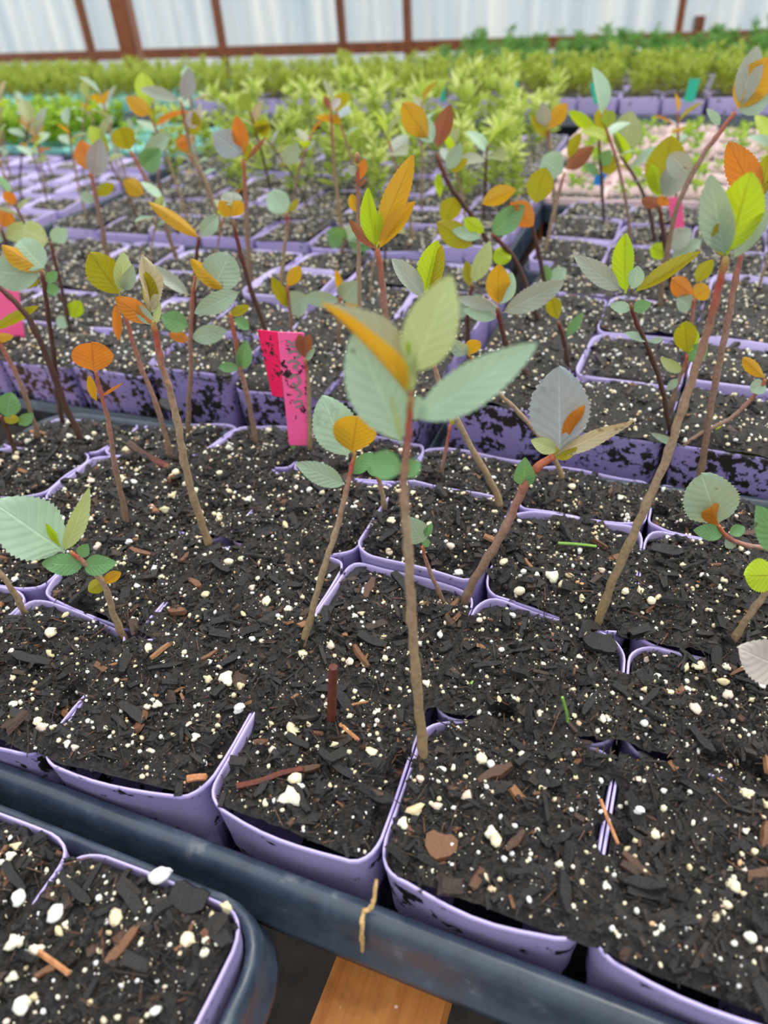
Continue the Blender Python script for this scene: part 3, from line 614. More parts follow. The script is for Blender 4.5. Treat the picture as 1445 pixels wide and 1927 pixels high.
sd('reddish seedling at the left with an upright olive leaf', [(322, 862), (310, 815), (290, 750), (265, 690), (240, 610), (228, 560)], (10, 8), 'red_stem',
   [(226, 556, 168, 474, 62, 'olive', -.1, .2, .1, .1), (230, 552, 232, 474, 36, 'pale', .1, .4, .2, .1), (223, 642, 217, 572, 18, 'orange', 0, .4, 0, .1), (234, 548, 250, 500, 26, 'sage')])
sd('seedling with one long narrow amber leaf arching left', [(362, 650), (366, 560), (370, 480), (375, 445)], (8, 7), 'dark_stem', [(376, 448, 280, 378, 26, 'amber', -.1, .4, .3, -.15), (376, 446, 410, 405, 30, 'sage', .2, .3, 0, .2)])
sd('dark-stemmed seedling right of the middle with an upright olive leaf and long side leaves', [(1263, 802), (1246, 732), (1222, 662), (1197, 605), (1186, 572)], (9, 8), 'dark_stem',
   [(1178, 552, 1175, 437, 42, 'lime', .05, .45, .4, .1), (1168, 548, 1082, 482, 38, 'grey', 0, .3, .2, .12), (1190, 552, 1322, 475, 30, 'olive', 0, .6, .5, -.12), (1193, 545, 1200, 500, 30, 'mint', .2, .3, 0, .1), (1188, 582, 1148, 574, 22, 'mint', -.2, .2, 0, .1), (1188, 582, 1226, 571, 24, 'green', -.2, .2, 0, .1),
    (1222, 642, 1176, 626, 16, 'mint'), (1222, 642, 1248, 638, 12, 'mint')])
sd('short dark seedling between the middle and the right clump', [(1072, 692), (1062, 645), (1050, 605)], (9, 7), 'dark_stem', [(1050, 602, 1036, 558, 30, 'olive', 0, .5, 0, .1), (1066, 632, 1098, 588, 20, 'green', 0, .4, 0, .1)])
sd('black stem pointing up with green leaves only near its base', [(1032, 570), (1022, 520), (1010, 460), (997, 412), (992, 402)], (9, 6), 'dark_stem',
   [(1030, 530, 1026, 498, 22, 'green', 0, .4, 0, .1), (1035, 530, 1065, 505, 28, 'mint', 0, .3, 0, .1)])
sd('seedling right of the tall middle one with a bright yellow-orange cupped leaf', [(1002, 722), (985, 695), (962, 668), (950, 640), (940, 600), (936, 580)], (10, 9), 'dark_stem',
   [(937, 574, 938, 496, 46, 'amber', .0, .15, .1, .1), (942, 574, 962, 512, 40, 'mint', .15, .3, -.2, .1), (944, 590, 1062, 530, 44, 'grey', -.1, .25, .1, .12), (936, 582, 860, 560, 24, 'grey', 0, .3, 0, .12), (934, 600, 872, 582, 26, 'mint', -.1, .2, 0, .1), (940, 600, 905, 560, 24, 'white', .2, .2, 0, .1)])
sd('seedling with a folded sage leaf pointing up just right of the middle one', [(882, 660), (880, 610), (884, 560), (889, 535)], (8, 7), 'dark_stem', [(888, 532, 922, 454, 34, 'pale', 0, .5, .3, .1), (884, 540, 878, 490, 20, 'olive'), (882, 580, 910, 560, 30, 'sage'), (882, 585, 845, 575, 34, 'sage')])
sd('thin brown stem slanting left behind the blue-grey leaf', [(1068, 910), (1045, 868), (1020, 828), (975, 775), (930, 732), (905, 700), (880, 665)], (9, 7), 'bark_stem', [(880, 668, 850, 640, 30, 'sage'), (882, 668, 900, 640, 28, 'amber')])
sd('short thin stem in shade behind the tall middle one', [(828, 905), (832, 880), (840, 840), (847, 800)], (8, 6), 'red_stem', [(847, 800, 860, 775, 16, 'olive')])
sd('seedling with a wide cupped orange leaf near the stout grey stem', [(1292, 700), (1298, 640), (1303, 590), (1306, 562)], (8, 7), 'red_stem',
   [(1307, 560, 1262, 524, 36, 'orange', -.1, .3, .2, .1), (1306, 560, 1334, 540, 36, 'amber', -.1, .3, .2, .1), (1309, 532, 1342, 488, 28, 'olive', 0, .4, .2, .1), (1300, 580, 1275, 560, 34, 'sage')])
sd('short seedling with olive leaves beside the stout grey stem', [(1262, 765), (1272, 730), (1285, 695), (1293, 668)], (8, 6), 'red_stem', [(1294, 666, 1288, 603, 42, 'olive', 0, .3, .2, .1), (1296, 664, 1310, 620, 22, 'lime'), (1284, 700, 1243, 674, 22, 'pale'), (1296, 680, 1330, 650, 34, 'green'), (1275, 712, 1255, 735, 16, 'sage')])
sd('dark-stemmed seedling with a broad amber leaf over a brown curled one', [(1268, 540), (1258, 500), (1250, 450), (1244, 410), (1240, 388)], (9, 8), 'dark_stem',
   [(1241, 388, 1206, 375, 22, 'brown', 0, .3, 0, .15), (1242, 388, 1252, 370, 26, 'orange', -.1, .3, 0, .1), (1242, 372, 1226, 308, 28, 'lime', 0, .5, .2, .1), (1246, 370, 1262, 255, 76, 'olive', .15, .15, .1, .1), (1250, 375, 1285, 300, 48, 'grey', 0, .3, 0, .1), (1258, 485, 1226, 462, 30, 'lime'), (1262, 490, 1320, 450, 30, 'sage'), (1255, 470, 1300, 430, 40, 'grey')])
sd('long reddish stem slanting to the top right corner with a broad amber leaf', [(1240, 580), (1268, 410), (1318, 300), (1350, 255), (1382, 212)], (9, 9), 'red_stem',
   [(1386, 206, 1448, 108, 66, 'amber', .05, .12, .1, .1), (1392, 204, 1425, 85, 44, 'grey', .2, .2, 0, .1), (1388, 210, 1450, 180, 40, 'sage', 0, .3, 0, .1), (1355, 235, 1330, 205, 16, 'mint'), (1300, 330, 1260, 290, 44, 'grey')])
sd('seedling at the top middle with two upright bronze leaves', [(962, 560), (915, 450), (885, 402), (850, 355), (832, 318), (820, 288)], (9, 8), 'dark_stem',
   [(806, 262, 757, 192, 46, 'amber', 0, .25, .1, .1), (822, 280, 848, 196, 34, 'brown', 0, .3, .2, .1), (848, 324, 880, 299, 20, 'olive'), (828, 372, 824, 325, 16, 'lime'), (840, 320, 868, 270, 28, 'sage'), (815, 270, 785, 215, 36, 'mint', .3, .2, 0, .1), (860, 370, 835, 420, 40, 'olive')])
sd('bushy seedling with olive and amber leaves right of the two upright bronze ones', [(1015, 600), (975, 500), (945, 460), (925, 440)], (9, 8), 'dark_stem',
   [(1006, 384, 1026, 314, 50, 'olive', 0, .15, .1, .1), (905, 385, 970, 355, 34, 'amber', 0, .4, .3, .1), (960, 380, 1002, 425, 46, 'orange', 0, .2, 0, .1), (925, 442, 986, 386, 44, 'green', 0, .3, 0, .1), (912, 438, 872, 411, 26, 'lime', 0, .3, 0, .1), (905, 448, 850, 432, 24, 'mint'), (890, 465, 822, 418, 46, 'olive', .2, .2, 0, .1), (930, 470, 960, 490, 34, 'lime')])
sd('slender seedling with a yellowish and a sage leaf crossed at its top', [(1045, 420), (1040, 330), (1033, 270), (1031, 242)], (7, 6), 'bark_stem', [(1031, 242, 1067, 194, 30, 'amber'), (1028, 238, 1020, 192, 28, 'grey'), (1030, 260, 1000, 215, 18, 'olive')])
sd('thin straight seedling before the pink pots with lime top leaves', [(1138, 420), (1132, 340), (1128, 290), (1127, 250)], (6, 5), 'dark_stem', [(1124, 252, 1069, 207, 22, 'lime'), (1129, 250, 1133, 198, 26, 'olive'), (1130, 320, 1165, 300, 34, 'olive'), (1128, 312, 1150, 282, 26, 'green'), (1128, 330, 1100, 310, 16, 'green')])
sd('seedling with a brown arched leaf before the pink pots', [(1025, 470), (1045, 390), (1062, 325)], (7, 6), 'bark_stem', [(1064, 318, 1117, 276, 32, 'brown'), (1058, 325, 1018, 300, 54, 'mint', .2, .1, 0, .1), (1070, 300, 1092, 248, 22, 'olive')])
sd('blurred seedling at the left with a rounded orange leaf beside a grey one', [(200, 480), (190, 420), (178, 360), (171, 325)], (9, 7), 'red_stem', [(171, 322, 152, 264, 42, 'orange'), (178, 335, 188, 262, 40, 'blue'), (180, 370, 215, 345, 22, 'olive'), (182, 380, 150, 365, 22, 'sage')])
sd('blurred seedling with a round olive leaf held above the turquoise pots', [(330, 480), (300, 390), (268, 325), (246, 285)], (8, 6), 'red_stem', [(244, 284, 226, 240, 44, 'olive'), (270, 320, 300, 280, 40, 'green'), (268, 300, 320, 250, 30, 'sage'), (272, 366, 232, 340, 32, 'amber')])
sd('blurred tall seedling with a grey leaf pointing straight up', [(418, 430), (390, 350), (362, 290), (350, 240), (340, 190)], (8, 6), 'bark_stem', [(346, 190, 358, 128, 30, 'blue'), (338, 190, 262, 165, 22, 'grey'), (355, 255, 368, 210, 34, 'olive'), (350, 240, 380, 205, 26, 'white'), (355, 265, 333, 272, 20, 'orange'), (280, 215, 236, 184, 30, 'amber')])
sd('blurred seedling with a wide blue-grey leaf and a folded orange leaf', [(470, 560), (466, 450), (462, 370), (458, 300)], (9, 7), 'red_stem', [(458, 292, 400, 250, 50, 'blue', 0, .1, 0, .1), (460, 292, 444, 217, 30, 'orange'), (465, 300, 500, 258, 9, 'brown'), (462, 305, 470, 270, 18, 'olive')])
sd('blurred thin stem with a round pale leaf above the middle soil', [(525, 560), (535, 470), (540, 430), (538, 400)], (7, 6), 'bark_stem', [(538, 402, 508, 360, 44, 'mint'), (535, 310, 560, 270, 30, 'sage'), (540, 400, 562, 375, 14, 'olive')])
sd('long bare straight stem rising above the willow-like plants', [(642, 430), (636, 380), (628, 300), (622, 200)], (8, 5), 'bark_stem', [(622, 205, 610, 180, 14, 'brown'), (622, 205, 640, 185, 16, 'white')])
sd('blurred seedling at the left edge with an orange leaf', [(30, 520), (15, 470), (2, 430)], (7, 6), 'dark_stem', [(3, 428, 12, 392, 34, 'orange'), (10, 450, 60, 420, 34, 'pale'), (10, 452, -30, 430, 34, 'sage')])
sd('pale-leaved blurred seedling behind the left pink tag', [(130, 620), (120, 560), (105, 500), (95, 455)], (7, 6), 'dark_stem', [(92, 455, 42, 430, 50, 'pale'), (97, 455, 125, 430, 30, 'mint'), (135, 600, 150, 565, 30, 'lime'), (132, 610, 105, 600, 24, 'mint')])
sd('low seedling with lime and sage leaves behind the pink tag', [(548, 625), (545, 580), (540, 540)], (7, 5), 'red_stem', [(540, 540, 565, 500, 26, 'amber'), (545, 582, 510, 520, 24, 'olive'), (546, 585, 575, 555, 50, 'sage')])
sd('blurred seedling with round sage leaves behind the middle one', [(636, 640), (638, 590), (640, 560)], (7, 6), 'red_stem', [(643, 560, 632, 505, 14, 'amber'), (646, 565, 672, 530, 46, 'sage'), (640, 565, 570, 560, 30, 'sage'), (650, 570, 672, 575, 22, 'amber')])
sd('short green-leaved plant behind the thin pale stem', [(640, 480), (645, 460), (650, 440)], (7, 6), 'red_stem', [(650, 455, 617, 435, 40, 'green'), (650, 450, 690, 425, 40, 'mint'), (655, 455, 700, 460, 34, 'green')])

# ------------------------------------------------------------------ cells: pots, soil and what grows in them
CELLS = []     # dicts: Q (4 corner 3D ccw from front-left), tray key, seeds
def add_cell(Q, key, **k): CELLS.append(dict(Q=np.array(Q, float), key=key, seeds=[], **k))
for j in range(4):
    for i in range(-3, 5):
        add_cell([VT[i, j], VT[i+1, j], VT[i+1, j+1], VT[i, j+1]], 'near', ij=(i, j), dz=.005 if (i, j) == (1, 2) else 0)
TRAYS = {}
def grid_tray(key, ox, oy, ang, nx, ny, z, colour, label, p=PITCH, step=(1, 1)):
    ca, sa = math.cos(ang), math.sin(ang); ex = np.array([ca, sa, 0])*p; ey = np.array([-sa, ca, 0])*p; o = np.array([ox, oy, z])
    Qs = [o, o+nx*ex, o+nx*ex+ny*ey, o+ny*ey]
    if any(visible(o+ex*a+ey*b) for a in np.linspace(0, nx, 5) for b in (0, ny/2, ny)):
        TRAYS[key] = (Qs, z, label, colour)
        for j in range(ny):
            for i in range(nx):
                q = o+ex*i+ey*j
                if visible(q+(ex+ey)/2, 110) or (key == 'corner' and j > 0): add_cell([q, q+ex, q+ex+ey, q+ey], key, ij=(i, j), colour=colour, ang=ang)
# near-left tray (rows run towards the camera)
grid_tray('corner', .1065-4*PITCH-.002, -.0225-3*PITCH, .0, 4, 3, 0.0, 'lavender', 'black plastic tray with a rounded corner at the bottom left')
grid_tray('second right', .070, .277, math.radians(-3.5), 7, 4, .008, 'muddy', 'black tray holding the raised lavender pots behind the foreground tray, right half')
a5 = math.radians(1.2); ex5 = np.array([math.cos(a5), math.sin(a5)])*PITCH*8
grid_tray('second left', .062-ex5[0], .266-ex5[1], a5, 8, 4, .008, 'muddy', 'black tray of muddy lavender pots behind the pink tag')
grid_tray('third right', .06, .575, math.radians(-3), 6, 3, 0, 'lavender', 'black tray of blurred lavender pots in front of the pink pots')
grid_tray('third middle', -.505, .575, math.radians(1), 8, 4, 0, 'lavender', 'black tray of blurred lavender pots in front of the willow-like plants')
grid_tray('third left', -1.09, .57, math.radians(1), 8, 4, 0, 'lavender', 'black tray of blurred lavender pots at the far left')
grid_tray('pink front', .03, .80, math.radians(-2), 7, 3, 0, 'pinkpot', 'tray of pale pink pots, nearest of the pink ones')
grid_tray('pink back', .01, 1.02, math.radians(-1), 7, 3, 0, 'pinkpot', 'tray of pale pink pots directly before the far black trays')
grid_tray('willow', -.53, .865, 0, 8, 4, 0, 'lavender', 'tray of willow-like lime green plants in the middle distance')
grid_tray('turquoise', -1.12, .99, 0, 8, 3, 0, 'turquoise', 'tray of turquoise pots at the left before the far black trays')
grid_tray('fourth left', -1.12, .86, 0, 8, 1, 0, 'lavender', 'narrow row of lavender pots before the turquoise ones')
# far bench
for k in range(6):
    x0 = -2.45+.56*k
    grid_tray('far %d' % k, x0, 1.33-.012*k, 0, 8, 4, .016, 'turquoise' if k < 3 else 'lavender', None)
# put the traced seedlings in their cells
def inside(Q, x, y):
    s = 0
    for k in range(4):
        a, b = Q[k], Q[(k+1) % 4]; c_ = (b[0]-a[0])*(y-a[1])-(b[1]-a[1])*(x-a[0])
        if c_ < -1e-9: return False
    return True
for sdef in SD:
    best = None
    for it in range(2):
        for c in CELLS:
            z = c['Q'][:, 2].mean(); B = G(*sdef[1][0], z=z+.003)
            if inside(c['Q'], B[0], B[1]): best = (c, B); break
        if best: break
    if not best:
        B = G(*sdef[1][0], z=.003); c = min(CELLS, key=lambda c: np.hypot(*(c['Q'][:, :2].mean(0)-B[:2]))); best = (c, B)
    c = best[0]
    if c['seeds']:               # a pot carries one cutting: take the empty neighbour when the foot is close to it
        nb = [q for q in CELLS if not q['seeds'] and q['key'] == c['key'] and np.hypot(*(q['Q'][:, :2].mean(0)-best[1][:2])) < .052]
        if nb: c = min(nb, key=lambda q: np.hypot(*(q['Q'][:, :2].mean(0)-best[1][:2])))
    c['seeds'].append((sdef, best[1]))

def build_seed(root_o, root, sdef, B, near):
    label, path, wpx, mat, leaves, lean, z, buds = sdef
    top = len(path)-1; P = []
    for k, (x, y) in enumerate(path): P.append(PV(x, y, B, lean*k/top))
    P[0] = P[0]-np.array([0, 0, .004])+nrm(P[0]-P[1])*.002
    d0, d1 = depth(P[0]), depth(P[-1]); so_ = stem(root_o, root, P, [wpx[0]*d0/F/2*1.05, (wpx[0]*.55+wpx[1]*.45)*(d0+d1)/2/F/2, wpx[1]*d1/F/2*.85], mat, 8 if near else 6, 6 if near else 4)
    rr = np.random.default_rng(abs(hash(label)) % 1000 if False else sum(map(ord, label)))
    Pt = P[-1]
    for k, lf in enumerate(leaves):
        lf = tuple(lf)+(None,)*(10-len(lf)); bx, by, tx, ty, wp, typ, off, fold, rl, curl = lf
        off = rr.uniform(-.35, .35) if off is None else off; fold = rr.uniform(.2, .5) if fold is None else fold; rl = rr.uniform(-.35, .35) if rl is None else rl; curl = rr.uniform(.05, .15) if curl is None else curl
        Bl = PV(bx, by, Pt); T0 = PV(tx, ty, Pt); L = np.linalg.norm(T0-Bl); T = PV(tx, ty, Pt, off*L)
        d = (depth(Bl)+depth(T))/2; wdt = wp*d/F/max(.5, math.cos(fold)*math.cos(rl*.8))
        big = near and wp > 24
        leaf(root_o, root, Bl, T, wdt, typ, rollv=rl, fold=fold, curl=curl, nu=34 if big else 12, nv=3 if big else 2, serr=.042 if big else (.04 if near else 0), wav=.03 if typ != 'tan' else .10, seed=k, shape=rr.uniform(.82, 1.0), drops=8 if (k == 0 and 'water drops' in label) else (5 if k == 0 and 'blue-grey' in label and near else 0))
    for (x, y, r) in buds:
        Q = PV(x, y, Pt); rw = r*depth(Q)/F; V = ICO1[0]*np.array([rw*.8, rw*.8, rw*1.5])+Q-root
        obj('bud', mesh('bud', V, ICO1[1], M['bud'], smooth=True), so_)

# generic seedlings, built once and copied
def proto_seedling(k):
    rng = np.random.default_rng(100+k); h = rng.uniform(.055, .105); ln = rng.normal(0, .018, 2); P = [np.array([0, 0, -.004]), np.array([ln[0]*.25, ln[1]*.25, h*.35]), np.array([ln[0]*.6, ln[1]*.6, h*.7]), np.array([ln[0], ln[1], h])]
    mat = ('bark_stem', 'red_stem', 'dark_stem')[k % 3]; V, Fc, A = tube_geo(catmull(P, 4), [.0014, .0012, .0009], 6, 0); parts = [('stem', mesh('stem', V, Fc, M[mat], A, smooth=True), None)]
    n = rng.integers(4, 8); a0 = rng.uniform(0, 6.28)
    for q in range(n):
        a = a0+q*2.4; tt = 1-.07*q; B = catmull(P, 6)[int(18*tt) if int(18*tt) < 19 else 18]
        el = rng.uniform(.1, .6) if q > 1 else rng.uniform(.7, 1.25); L = rng.uniform(.018, .034)*(1 if q < 4 else .65)
        d = np.array([math.cos(a)*math.cos(el), math.sin(a)*math.cos(el), math.sin(el)]); T = B+d*L
        typ = rng.choice(['sage', 'grey', 'mint', 'olive', 'amber', 'blue', 'green', 'lime', 'orange'], p=[.2, .15, .14, .14, .15, .08, .05, .06, .03])
        nref = np.array([0, 0, 1.0])-d*.01 if el < .7 else -np.array([d[0], d[1], -.2])
        m_, face, lab = LT[typ]; V, Fc, UV = leaf_geo(B, T, L*rng.uniform(.5, .68), 'T', rng.normal(0, .25), rng.uniform(.15, .45), rng.uniform(.05, .2), 10, 2, 0, nref, seed=q)
        parts.append(('leaf', mesh('leaf', V, Fc, m_, smooth=True, uv=UV), None))
    return parts
def leaflets(rng, P0, d0, L, wd, sh):
    """a 6-vertex narrow leaf per row: arrays"""
    n = len(P0); d = d0/np.linalg.norm(d0, axis=1)[:, None]; s = np.cross(d, rng.normal(0, 1, (n, 3))); s /= np.linalg.norm(s, axis=1)[:, None]; L = L[:, None]; wd = wd[:, None]
    up = np.cross(s, d)
    V = np.stack([P0, P0+d*L*.4+s*wd*.5, P0+d*L*.4-s*wd*.5, P0+d*L*.75+s*wd*.4-up*L*.05, P0+d*L*.75-s*wd*.4-up*L*.05, P0+d*L-up*L*.12], 1).reshape(-1, 3)
    o = (np.arange(n)*6)[:, None]; tri = np.concatenate([o+np.array([[0, 1, 2]]), o+np.array([[3, 5, 4]])]); quad = o+np.array([[1, 3, 4, 2]])
    return V, tri, quad, np.repeat(sh, 6)
def foliage(name, rng, stems, h, hw, per, L, wd, mat, spread=.012, lean=.25, tops=0, shade_h=True):
    Vs, Ts, Qs, As, o = [], [], [], [], 0
    for s in range(stems):
        b = np.array([rng.uniform(-hw, hw), rng.uniform(-hw, hw), 0]); hh = h*rng.uniform(.75, 1.1); tip = b+np.array([rng.normal(0, lean*hh), rng.normal(0, lean*hh), hh])
        V, Fc, A = tube_geo(np.array([b, (b+tip)/2+rng.normal(0, .003, 3), tip]), [.0009, .0005], 4); Vs.append(V); Qs.append(Fc[0]+o); Ts.append(Fc[1]+o); As.append(A*.2+.1); o += len(V)
        t = rng.uniform(.12, 1, per); t = np.where(rng.random(per) < tops, rng.uniform(.88, 1, per), t); P0 = b+(tip-b)*t[:, None]
        a = rng.uniform(0, 6.28, per); el = rng.uniform(.1, 1.1, per)*(.5+.7*t); d = np.stack([np.cos(a)*np.cos(el), np.sin(a)*np.cos(el), np.sin(el)], 1)
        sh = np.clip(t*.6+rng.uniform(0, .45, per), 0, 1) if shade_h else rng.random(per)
        V, tr, q, A = leaflets(rng, P0, d, L*rng.uniform(.6, 1.2, per), wd*rng.uniform(.7, 1.2, per), sh); Vs.append(V); Ts.append(tr+o); Qs.append(q+o); As.append(A); o += len(V)
    return mesh(name, np.concatenate(Vs), [np.concatenate(Ts), np.concatenate(Qs)], mat, np.concatenate(As))
rf = np.random.default_rng(3)
PROTO = [proto_seedling(k) for k in range(16)]
FOL = {
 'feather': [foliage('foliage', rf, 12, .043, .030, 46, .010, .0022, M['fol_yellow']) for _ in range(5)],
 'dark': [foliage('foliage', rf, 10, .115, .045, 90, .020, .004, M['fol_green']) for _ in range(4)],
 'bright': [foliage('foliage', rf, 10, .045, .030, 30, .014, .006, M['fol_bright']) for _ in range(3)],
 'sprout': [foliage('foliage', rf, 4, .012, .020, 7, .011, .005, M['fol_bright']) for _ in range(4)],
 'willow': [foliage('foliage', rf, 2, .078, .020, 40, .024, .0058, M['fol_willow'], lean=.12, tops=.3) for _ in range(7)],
}
# shared far pots (centre at origin)
def std_Q(p=PITCH, g=.0007): a = p/2-g; return np.array([(-a, -a, 0), (a, -a, 0), (a, a, 0), (-a, a, 0)], float)
Z3 = np.zeros(3)
FARPROF = [(-.0014, -.012), (-.0006, 0), (.0003, 0), (.0003, -.002), (-.0012, -.02), (-.0045, -.058)]
POTM = {c: [pot_mesh(std_Q()+np.array([0, 0, 1])*np.array([[z] for z in RNG.normal(0, .0012, 4)]), M[c], Z3, r=.009, prof=FARPROF, nseg=4, nstr=3) for _ in range(4)] for c in ('lavender', 'turquoise', 'pinkpot', 'muddy')}
def far_height(seed, low):
    def f(x, y):
        e = np.maximum(np.abs(x), np.abs(y))/(PITCH/2); base = fbm(x+seed*3.1, y+seed*1.7, 26, 3)*.012+.0045*fbm(x+seed, y, 110, 3, .7)
        cov = .5+.5*np.tanh((fbm(x+seed*5, y, 24, 2)+.06)*14)
        return base+(.0030 if low < .004 else .0012)-low*np.clip((e-.78)/.15, 0, 1)*(1-cov*(.95 if low < .004 else .3))
    return f
SOILM = []
for k in range(8):
    rng = np.random.default_rng(50+k); I = std_Q(g=.0022); sl = Soil(std_Q(g=0), I, far_height(k+1, .0035 if k < 4 else .006))
    SOILM.append((soil_mesh(sl, Z3, 24), chips_mesh(sl, Z3, 170, rng, 1.15), perl_mesh(sl, Z3, 85, 120, rng, 1.2)))

def pdesc(k):
    n = [p[1].materials[0].name.split('_')[0] for p in PROTO[k][1:]]; a = n[0]; b = next((x for x in n[1:] if x != a), None); return a+('-and-'+b if b else '')+'-leaved'
PDESC = [pdesc(k) for k in range(16)]
print('cells', len(CELLS), 'traced', len(SD))
TN = {'near': 'foreground tray', 'corner': 'bottom left tray', 'second right': 'tray behind the foreground one, right half', 'second left': 'tray behind the pink tag', 'third right': 'blurred tray before the pink pots',
      'third middle': 'blurred tray before the lime plants', 'third left': 'blurred tray at the far left', 'pink front': 'nearer tray of pink pots', 'pink back': 'farther tray of pink pots', 'willow': 'middle tray', 'turquoise': 'turquoise tray', 'fourth left': 'row before the turquoise pots'}
SN = {'second right': 'raised tray before the middle', 'second left': 'tray behind pink tag', 'third right': 'blurred tray before pink pots', 'third middle': 'blurred tray before lime plants', 'third left': 'far-left blurred tray', 'pink front': 'nearer pink tray',
      'pink back': 'farther pink tray', 'willow': 'lime-plant tray', 'turquoise': 'turquoise tray', 'fourth left': 'row before turquoise pots'}
SN['second right'] = 'raised right-hand tray'
ORD = ['first', 'second', 'third', 'fourth', 'fifth', 'sixth', 'seventh', 'eighth']
NEARLAB = {(0, 0): 'front lavender pot without a seedling, next left of the pot with the dark red twig', (1, 0): 'front lavender pot with a dark red broken twig standing in its soil', (3, 0): 'lavender front pot of coarse soil at the bottom right, without a seedling',
           (4, 0): 'pot of blurred soil at the lower right edge of the frame', (4, 1): 'pot of soil with a fragment of rim showing at the right edge',
           (3, 1): 'pot of soil with short curved pieces of rim showing right of the middle stem'}
gidx = {}
for c in CELLS:
    Q, key, (i, j) = c['Q'], c['key'], c['ij']; cen = Q.mean(0); seeds = c['seeds']; near = key == 'near'; rng = np.random.default_rng(1000+hash((i*31+j*7+len(key)*101)) % 5000)
    unique = key in ('near', 'corner')
    root = np.array([cen[0], cen[1], Q[:, 2].mean()-.058])
    if seeds:
        label = seeds[0][0][0] if len(seeds) == 1 else seeds[0][0][0]; nm, cat = 'potted_seedling', 'seedling'
        grp = 'potted seedlings of the '+TN.get(key, 'far tray')
    else: label = None; nm, cat, grp = 'potted_seedling', 'seedling', None
    if unique:
        if not seeds:
            nm, cat = 'pot_of_soil', 'pot'; label = NEARLAB.get((i, j)) if near else None
            if near and not label: label = 'pot of dark soil, %s row of foreground tray, %s column counted from its left end' % (ORD[j], ORD[i+3])
            if not near: label = ('pot of perlite-flecked soil inside the rounded corner of the bottom left tray') if j == 2 and i == 3 else 'soil pot in the bottom left tray, %s row, %s from its right side' % (ORD[2-j], ORD[3-i])
            grp = 'pots of soil in the '+TN[key]
        o = thing(nm, label, cat, root, 0, grp)
        g = .0006; n0 = cen; Qi = np.array([q+nrm(n0-q)*g*1.4 for q in Q]); dz = c.get('dz', 0); Qi[:, 2] += dz
        bul = (.0022 if (near and j == 0) else 0, 0, .001 if (near and j == 3) else 0, 0)
        if key == 'corner': bul = (0, 0, .0, .0)
        obj('pot', pot_mesh(Qi, M['lavender'], root, bul, r=.011, nseg=6, nstr=6), o)
        In = np.array([q+nrm(n0-q)*.0024 for q in Qi])
        if near: hf = lambda x, y, ij=(i, j): soil_rel(x, y, ij=ij)
        else:
            cd = [(np.array([(.1045, -.16), (.1045, -.024), (.035, -.024), (.031, -.06)]), .004), (np.array([(.03, -.024), (-.06, -.022)]), .004)]
            hf = lambda x, y, cd=cd: _corner(x, y, cd)
            def _corner(x, y, cd):
                h = .0028+.0075*fbm(x+.5, y, 28, 3)+.0050*fbm(x+3, y, 110, 4, .7)+.0022*fbm(x, y+5, 420, 3, .75)
                for pl, r in cd:
                    d = dist_poly(x, y, pl); t = np.clip(1-(d-r*.35)/(r*1.3), 0, 1); t = t*t*(3-2*t); h = h*(1-t)+(-.0025+.001*fbm(x, y, 200, 3))*t
                return h
        # outer tray edges: keep the soil inside the pot wall
        Qs = Q.copy(); Qs[:, 2] += dz
        if near and j == 0: Qs[0], Qs[1] = Qs[0]+nrm(Qs[3]-Qs[0])*.002, Qs[1]+nrm(Qs[2]-Qs[1])*.002
        if near and j == 3: Qs[2], Qs[3] = Qs[2]+nrm(Qs[1]-Qs[2])*.003, Qs[3]+nrm(Qs[0]-Qs[3])*.003
        if key == 'corner':
            if j == 2: Qs[2], Qs[3] = Qs[2]-np.array([0, .002, 0]), Qs[3]-np.array([0, .002, 0])
            if i == 3: Qs[1], Qs[2] = Qs[1]-np.array([.0025, 0, 0]), Qs[2]-np.array([.0025, 0, 0])
        sl = Soil(Qs, In, hf); vis = any(visible(q, 20) for q in Q) or visible(cen, 60)
        n = 84 if (j < 2 or key == 'corner') and vis else (46 if vis else 16)
        soo = obj('soil', soil_mesh(sl, root, n), o)
        if vis:
            k_ = 1.0 if j < 3 else .7
            obj('bark_mulch', chips_mesh(sl, root, int(1050*k_), rng), soo, kind='stuff'); obj('perlite', perl_mesh(sl, root, int(120*k_), int(330*k_), rng), soo, kind='stuff')
            loose_pieces(sl, root, soo, rng, 15 if j < 3 else 8, 12 if j < 3 else 6)
        for q_, (sdef, B) in enumerate(seeds):
            B = G(*sdef[1][0], z=float(Q[:, 2].mean())+.002)
            if q_ == 0: build_seed(o, root, sdef, B, True)
            else: build_seed(thing('seedling', sdef[0], 'seedling', B), B, sdef, B, True)
        c['obj'] = o; c['soil'] = soo; c['sl'] = sl; c['root'] = root
        continue
    ang = c.get('ang', 0); col_ = c['colour']
    kind = 'seed'
    if key.startswith('far'): kind = 'feather'
    elif key.startswith('pink'): kind = 'sprout'
    elif key == 'willow' or (key == 'third middle' and (j == 3 or (j == 2 and i > 1))): kind = 'willow'
    elif key == 'turquoise': kind = 'bright' if i < 4 else 'sprout'
    if not seeds:
        if kind == 'feather': label = 'pot of feathery yellow-green seedlings in the far black trays'; grp = 'feathery seedlings in the far black trays'
        elif kind == 'sprout': label = 'pale pink pot with low green sprouts before the far black trays' if key.startswith('pink') else 'turquoise pot with sparse green sprouts at the left'; grp = 'pink pots of sprouts' if key.startswith('pink') else 'turquoise pots'
        elif kind == 'willow': label = 'lime green plant with narrow willow-like leaves in the middle distance'; grp = 'willow-like lime plants'
        elif kind == 'bright': label = 'turquoise pot with a bushy bright green plant at the far left'; grp = 'bright green plants at the left'
        else: label = None; grp = 'blurred seedlings of the '+TN[key]
    if col_ == 'muddy' and j > 0: col_ = 'lavender'
    o = thing(nm, label, cat, root, ang, grp)
    jz = rng.normal(0, .0018) if not key.startswith('far') else .012
